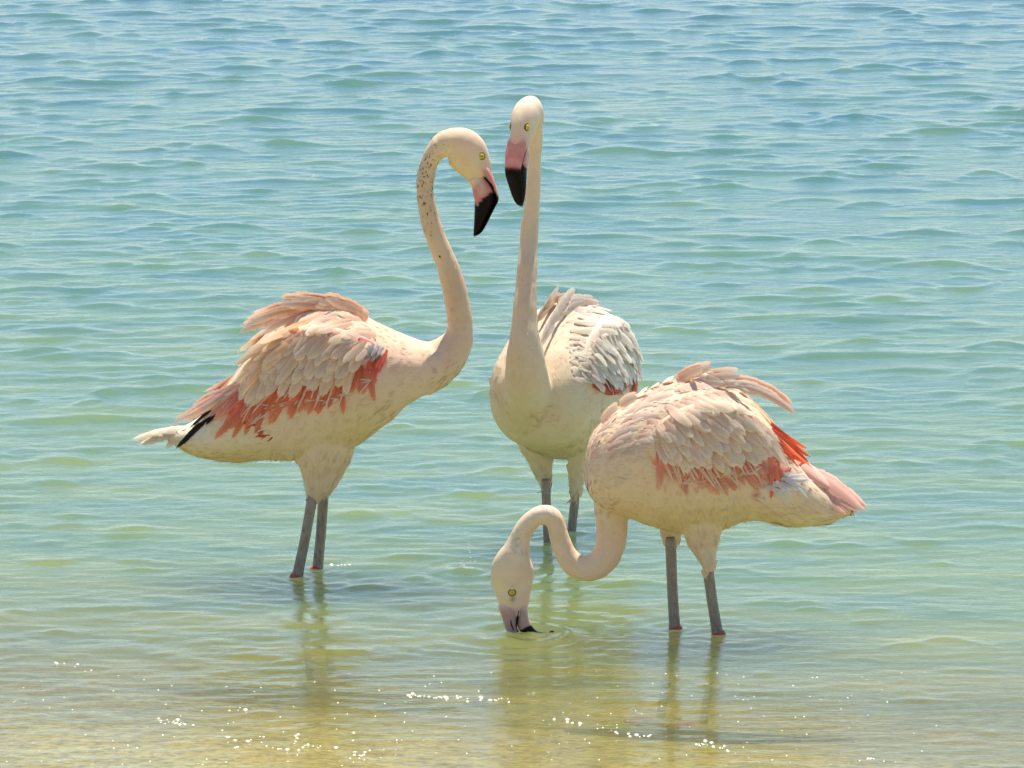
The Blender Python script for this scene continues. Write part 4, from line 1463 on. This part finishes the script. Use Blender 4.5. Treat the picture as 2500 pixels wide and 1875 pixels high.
# ================================================================== flamingo facing the viewer
def flamingo_facing(fr3):
    kr, kl_ = ground(*cG(618, 1662)), ground(1340, 1325)
    yaw = math.radians(-90 - 24)
    fr = Frame((kr + kl_) / 2, yaw, 1)
    root = fr.root('flamingo')
    root['label'] = 'whitish flamingo facing the shore with its straight neck raised tallest of the three'
    root['category'] = 'flamingo'
    root['group'] = 'flamingos wading in the shallows'
    parts = Parts()
    # same build as its neighbour: body outline in metres, lifted and turned
    PIT = math.radians(2)
    cu, cv = fr3.px(cE(1180, 640))[0], fr3.px(cE(1180, 640))[2]
    TU, TV = B2_OFF

    def carry(q):
        """side-view photo pixel of the feeding bird -> this bird's own space"""
        p = fr3.px(q)
        du, dv = p[0] - cu, (p[2] - cv) * 1.09
        return np.array([TU + du * math.cos(PIT) - dv * math.sin(PIT), 0, TV + du * math.sin(PIT) + dv * math.cos(PIT)])
    n = 70
    P = []
    for (cx, t, b), w in zip(B3_ROWS, B3_WID):
        a, c_ = carry(cE(cx, t)), carry(cE(cx, b))
        P.append((*a, *c_, w))
    P = catmull(P, n)
    cen = (P[:, :3] + P[:, 3:6]) / 2
    A = (P[:, :3] - P[:, 3:6]) / 2
    B = np.zeros((n, 3))
    B[:, 1] = np.abs(P[:, 6]) * 1.06
    parts.add(*rings_mesh(cen, A, B, 32, 2.2))
    parts.flow += flow_along(cen, 0.018)
    # neck: picture position with a depth for each point
    front = fr.O + fr.f * 0.21
    nape = None
    rows = [(325, 1790, 130, -0.06), (312, 1700, 128, -0.015), (302, 1610, 120, 0.025), (296, 1520, 110, 0.05), (292, 1450, 99, 0.062), (290, 1390, 86, 0.065), (290, 1300, 72, 0.06), (292, 1200, 64, 0.05), (298, 1100, 58, 0.035), (304, 1000, 55, 0.02), (311, 900, 51, 0.0), (318, 800, 49, -0.015), (327, 680, 44, -0.025), (338, 560, 39, -0.03), (343, 450, 37, -0.03), (349, 340, 36, -0.025), (351, 255, 36, -0.015), (350, 190, 38, 0.0)]
    out = []
    for cx, cy, r, fwd in rows:
        y = front.y - fwd
        wp = on_plane_y(*cD(cx, cy), y)
        wq = on_plane_y(*cD(cx + 100, cy), y)
        lc = fr.local(wp)
        rr = r * (wq.x - wp.x) / 100
        out.append((*lc, rr, rr))
    path = catmull(out, 90)
    P, A, B = tube_rings(path, (0, 1, 0))
    parts.add(*rings_mesh(P, A, B, 22))
    parts.flow += flow_along(P, 0.010, True)
    # head: the left bird's head profile turned towards the viewer
    fr1 = Frame((ground(*cA(614, 1600)) + ground(*cA(686, 1572))) / 2, 0.0, -1)
    n1 = np.array(fr1.px(cA(1100, 100)))
    hy = math.radians(-90 - 22) - yaw                    # head heading in body space
    n2 = np.array(out[-1][:3]) + np.array(HEAD_OFF)

    def head3(v):
        d = np.asarray(v) - n1
        return n2 + np.array([d[0] * math.cos(hy) - d[1] * math.sin(hy), d[0] * math.sin(hy) + d[1] * math.cos(hy), d[2]])
    head_up_parts(fr1, parts, head3)

    def leg_pts(cr, rows, w):
        o = []
        for cx, cy, r in rows:
            base = fr.O + fr.l * w
            wp = on_plane_y(*cr(cx, cy), base.y)
            wq = on_plane_y(*cr(cx + 100, cy), base.y)
            o.append((*fr.local(wp), r * (wq.x - wp.x) / 100, r * (wq.x - wp.x) / 100))
        return o
    for rows, w in [([(400, 1020, 150), (420, 1130, 112), (440, 1230, 76), (460, 1330, 46), (467, 1400, 28)], -0.06), ([(680, 1060, 130), (672, 1180, 74), (662, 1280, 56), (655, 1370, 46), (650, 1440, 28)], 0.05)]:
        path = catmull(leg_pts(cG, rows, w), 20)
        P, A, B = tube_rings(path, (0, 1, 0))
        parts.add(*rings_mesh(P, A, B, 18))
        parts.flow += flow_along(P, 0.016)
    V, F = parts.remesh(0.0034, 10)
    col = np.tile(mix(CREAM, WHITE, 0.45), (len(V), 1))
    uv = V[:, [0, 2]]
    top = float(cen[:, 2].max())
    col = blend_spots(col, uv, [(0.20, 0.30, 0.12, 0.16, BOUNCE_YELLOW, .35), (0.1, 0.17, 0.3, 0.10, BOUNCE_YELLOW, .6), (0.2, 0.62, 0.3, 0.17, (0.60, 0.44, 0.28), .65), (0.24, 0.42, 0.05, 0.06, (0.85, 0.58, 0.40), .3), (0.0, 0.10, 0.2, 0.09, (0.66, 0.60, 0.42), .5)])
    hp = head3(fr1.px(cB(300, 600)))
    hb = head3(fr1.px(cB(450, 520)))
    dist = np.linalg.norm(V - hb[None], axis=1)
    k = np.clip(np.exp(-(dist / 0.034) ** 2), 0, 1) * 0.8
    col = col * (1 - k[:, None]) + np.array([0.66, 0.36, 0.33]) * k[:, None]
    throat = head3(fr1.px(cA(1165, 175)))
    dist = np.linalg.norm(V - throat[None], axis=1)
    k = np.exp(-(dist / 0.03) ** 2) * 0.6
    col = col * (1 - k[:, None]) + np.array([0.80, 0.68, 0.30]) * k[:, None]
    body = link('body', mesh_from('body', V, F, M_BODY, col), root)
    bvh = BVHTree.FromPolygons([Vector(v) for v in V], F)
    place = lambda cx, cy, s: head3(np.array(fr1.px(cB(cx, cy))) + np.array([0, s, 0]))
    ub = add_bill(root, place)
    hs = Vector(head3(np.array([0, 1, 0])) - head3(np.array([0, 0, 0])))
    e = Vector(head3(fr1.px(cB(372, 256))))
    for s in (-1, 1):
        h = bvh.ray_cast(e + hs * (s * 0.3), -hs * s)
        add_eye(root, h[0], (h[1] + hs * s * 0.6).normalized(), 0.0070)
    tp = head3(fr1.px(cB(255, 1590)))
    hang_drop(ub, tp, 0.0036)
    for rows, kw in [([(467, 1395, 20)], kl_), ([(650, 1435, 20)], kr)]:
        kl3 = fr.local(kw)
        tw = on_plane_y(*cG(rows[0][0], rows[0][1]), kw.y)
        add_leg(root, fr.local(tw), (kl3[0], kl3[1], -0.035), 0.0115, 0.0120, float(bed_z(kw.x, kw.y)))
        RINGS.append((kw.x, kw.y, 0.0016, 0.045, 0.08))
    wcarry = lambda q: carry((q[0] - 58, q[1] - 6))
    pairs = [(wcarry(cK(*a)), wcarry(cK(*b))) for a, b in B3_WING]
    wv, wf, wc = wing_base(bvh, 1, pairs, 0.013, mix(CREAM, WHITE, .7), np.array([0.6, 0.12, 0.1]))
    wing_me = mesh_from('wing', wv, wf, M_BODY, wc)
    nv = len(V)
    bvh2 = BVHTree.FromPolygons([Vector(v) for v in V] + [Vector(v) for v in wv], list(F) + [tuple(i + nv for i in f) for f in wf])
    W = Wing(bvh2, 1, wcarry)
    feeding_wing_rows(W, 1.6, True)
    attach_wings(root, wing_me, W.meshes, 0.62)
    tail = carry(cK(2000, 1100))

    class Fr:
        near = 1

        @staticmethod
        def px(q):
            return carry(q)
    tail_feathers(root, Fr, cK, [(1560, 760), (1650, 930)], [(2105, 1110), (2080, 1125), (2020, 1120), (1960, 1125), (1930, 1130)], WHITE, (0.88, 0.66, 0.54), bvh, 0.05, 0.020, 2.2)
    add_down(root, V, F, col, parts.flow, 14000)
    add_contour(root, V, F, col, parts.flow)
    # beads of water on crown and down the neck
    Vn, picks = np.asarray(V), []
    hc = head3(fr1.px(cA(1200, 60)))
    fw = head3(np.array([1.0, 0, 0])) - head3(np.array([0.0, 0, 0]))
    for k in range(4000):
        f = F[RNG.integers(len(F))]
        c_ = Vn[list(f)].mean(0)
        nm = np.cross(Vn[f[2]] - Vn[f[0]], Vn[f[-1]] - Vn[f[1]])
        nm /= np.linalg.norm(nm) + 1e-12
        dh = np.linalg.norm(c_ - hc)
        onneck = c_[2] > 0.45
        if (dh < 0.05 and RNG.random() < 0.5) or (onneck and RNG.random() < 0.25):
            picks.append((c_, nm))
        if len(picks) > 150:
            break
    add_droplets(root, V, F, picks, 0.0011)
    return root


B2_OFF = (-0.03, 0.325)
HEAD_OFF = (0.0, 0.0, 0.0)

flamingo_left()
_, FR3 = flamingo_feeding()
flamingo_facing(FR3)


# ------------------------------------------------------------------ small wet things
def glint_domes(spots, name):
    """added sun glints: shallow domes tilted to flash the sun at the viewer"""
    vv, ff = [], []
    gr = np.random.default_rng(11)
    for x, y, z, r in spots:
        h = (Vector((0.058, -0.484, 0.873)) + Vector(gr.normal(0, 0.05, 3))).normalized()   # fixed tilt halfway between sun and viewer, so each dome glints
        v, f = dome(Vector((x, y, z + r * 0.15)), h, r, r * 0.16, 4, 9)
        i0 = len(vv)
        vv += v
        ff += [tuple(i + i0 for i in q) for q in f]
    return link(name, mesh_from(name, vv, ff, M_GLINT))


def make_glint_domes():
    gr = np.random.default_rng(5)
    pts = []
    lines = [((1000, 1700), (1250, 1712), 26, 5), ((1010, 1698), (1080, 1706), 8, 4), ((1500, 1790), (1620, 1800), 9, 5), ((1700, 1815), (1780, 1830), 16, 5),
             ((1360, 1760), (1480, 1780), 8, 7), ((2110, 1855), (2140, 1850), 5, 3), ((385, 1760), (465, 1772), 16, 6), ((700, 1790), (780, 1830), 9, 14),
             ((560, 1730), (620, 1735), 5, 5), ((800, 1380), (860, 1381), 5, 2), ((120, 1612), (240, 1640), 7, 8), ((540, 1805), (960, 1850), 30, 26), ((860, 1840), (900, 1852), 8, 5)]
    for a, b, n, j in lines:
        for k in range(n):
            t = gr.random()
            pts.append((a[0] + (b[0] - a[0]) * t + gr.normal(0, j), a[1] + (b[1] - a[1]) * t + gr.normal(0, j * 0.6), gr.choice([0.0016, 0.0022, 0.003, 0.0042], p=[.3, .3, .25, .15]) * 1.15))
    for k in range(280):
        pts.append((gr.uniform(0, 2300), gr.uniform(1640, 1870), gr.choice([0.0010, 0.0014, 0.0018])))
    spots = []
    for px, py, r in pts:
        g = ground(px, py)
        z = float(water_z(np.array([g.x]), np.array([g.y]), np.array([0.005]))[0])
        spots.append((g.x, g.y, z, r))
    ob = glint_domes(spots, 'sun_glints')
    ob['kind'] = 'stuff'
    ob['label'] = 'added sun glints, tiny domes scattered over the shallow water'
    ob['category'] = 'ripples'


def make_splash():
    y = ground(1140, 1392).y
    vv, ff = [], []
    for px, py, r, st in [(1143, 1332, 0.0035, 1.2), (1150, 1335, 0.003, 1.1), (1147, 1346, 0.003, 1.6), (1149, 1358, 0.0022, 2.2), (1148, 1370, 0.0018, 1.5), (1127, 1378, 0.0048, 0.9), (1133, 1380, 0.0036, 0.8), (1124, 1383, 0.003, 1.0), (1160, 1372, 0.0020, 1.0), (1130, 1370, 0.0018, 1.0), (1150, 1384, 0.0016, 1.0)]:
        w = on_plane_y(px, py, y)
        seg, rg = 10, 7
        i0 = len(vv)
        for i in range(rg):
            th = math.pi * (i + 0.5) / rg
            for j in range(seg):
                a = 2 * math.pi * j / seg
                vv.append((w.x + math.sin(th) * math.cos(a) * r, w.y + math.sin(th) * math.sin(a) * r, w.z + math.cos(th) * r * st))
        for i in range(rg - 1):
            for j in range(seg):
                k = (j + 1) % seg
                ff.append((i0 + i * seg + j, i0 + (i + 1) * seg + j, i0 + (i + 1) * seg + k, i0 + i * seg + k))
        ff.append(tuple(i0 + j for j in range(seg)))
        ff.append(tuple(i0 + (rg - 1) * seg + j for j in range(seg))[::-1])
    ob = link('water_splash', mesh_from('water_splash', vv, ff, M_DROP))
    ob['kind'] = 'stuff'
    ob['label'] = 'small splash of clear drops falling beside the feeding flamingo'
    ob['category'] = 'splash'
    g = ground(1143, 1392)
    RINGS.append((g.x, g.y, 0.0025, 0.06, 0.12))



def make_debris():
    """a scrap of floating plant litter"""
    for px, py, ln, an, lab in [(1347, 1546, 0.006, 0.3, 'tiny dark scrap floating just off the feeding flamingo bill tip')]:
        g = ground(px, py)
        path = catmull([(-ln, 0, 0.001, 0.0008, 0.0006), (-ln * 0.3, ln * 0.1, 0.003, 0.0022, 0.0014), (ln * 0.3, -ln * 0.05, 0.003, 0.0026, 0.0016), (ln, ln * 0.15, 0.001, 0.0007, 0.0005)], 10)
        P, A, B = tube_rings(path, (0, 1, 0))
        V, F = rings_mesh(P, A, B, 8)
        ob = link('plant_scrap', mesh_from('plant_scrap', V, F, M_LEG, [(0.06, 0.035, 0.025)] * len(V)))
        ob.location = (g.x, g.y, 0.001)
        ob.rotation_euler = (0, 0, an)
        ob['label'] = lab
        ob['category'] = 'debris'


make_debris()
make_splash()
make_glint_domes()

make_setting()
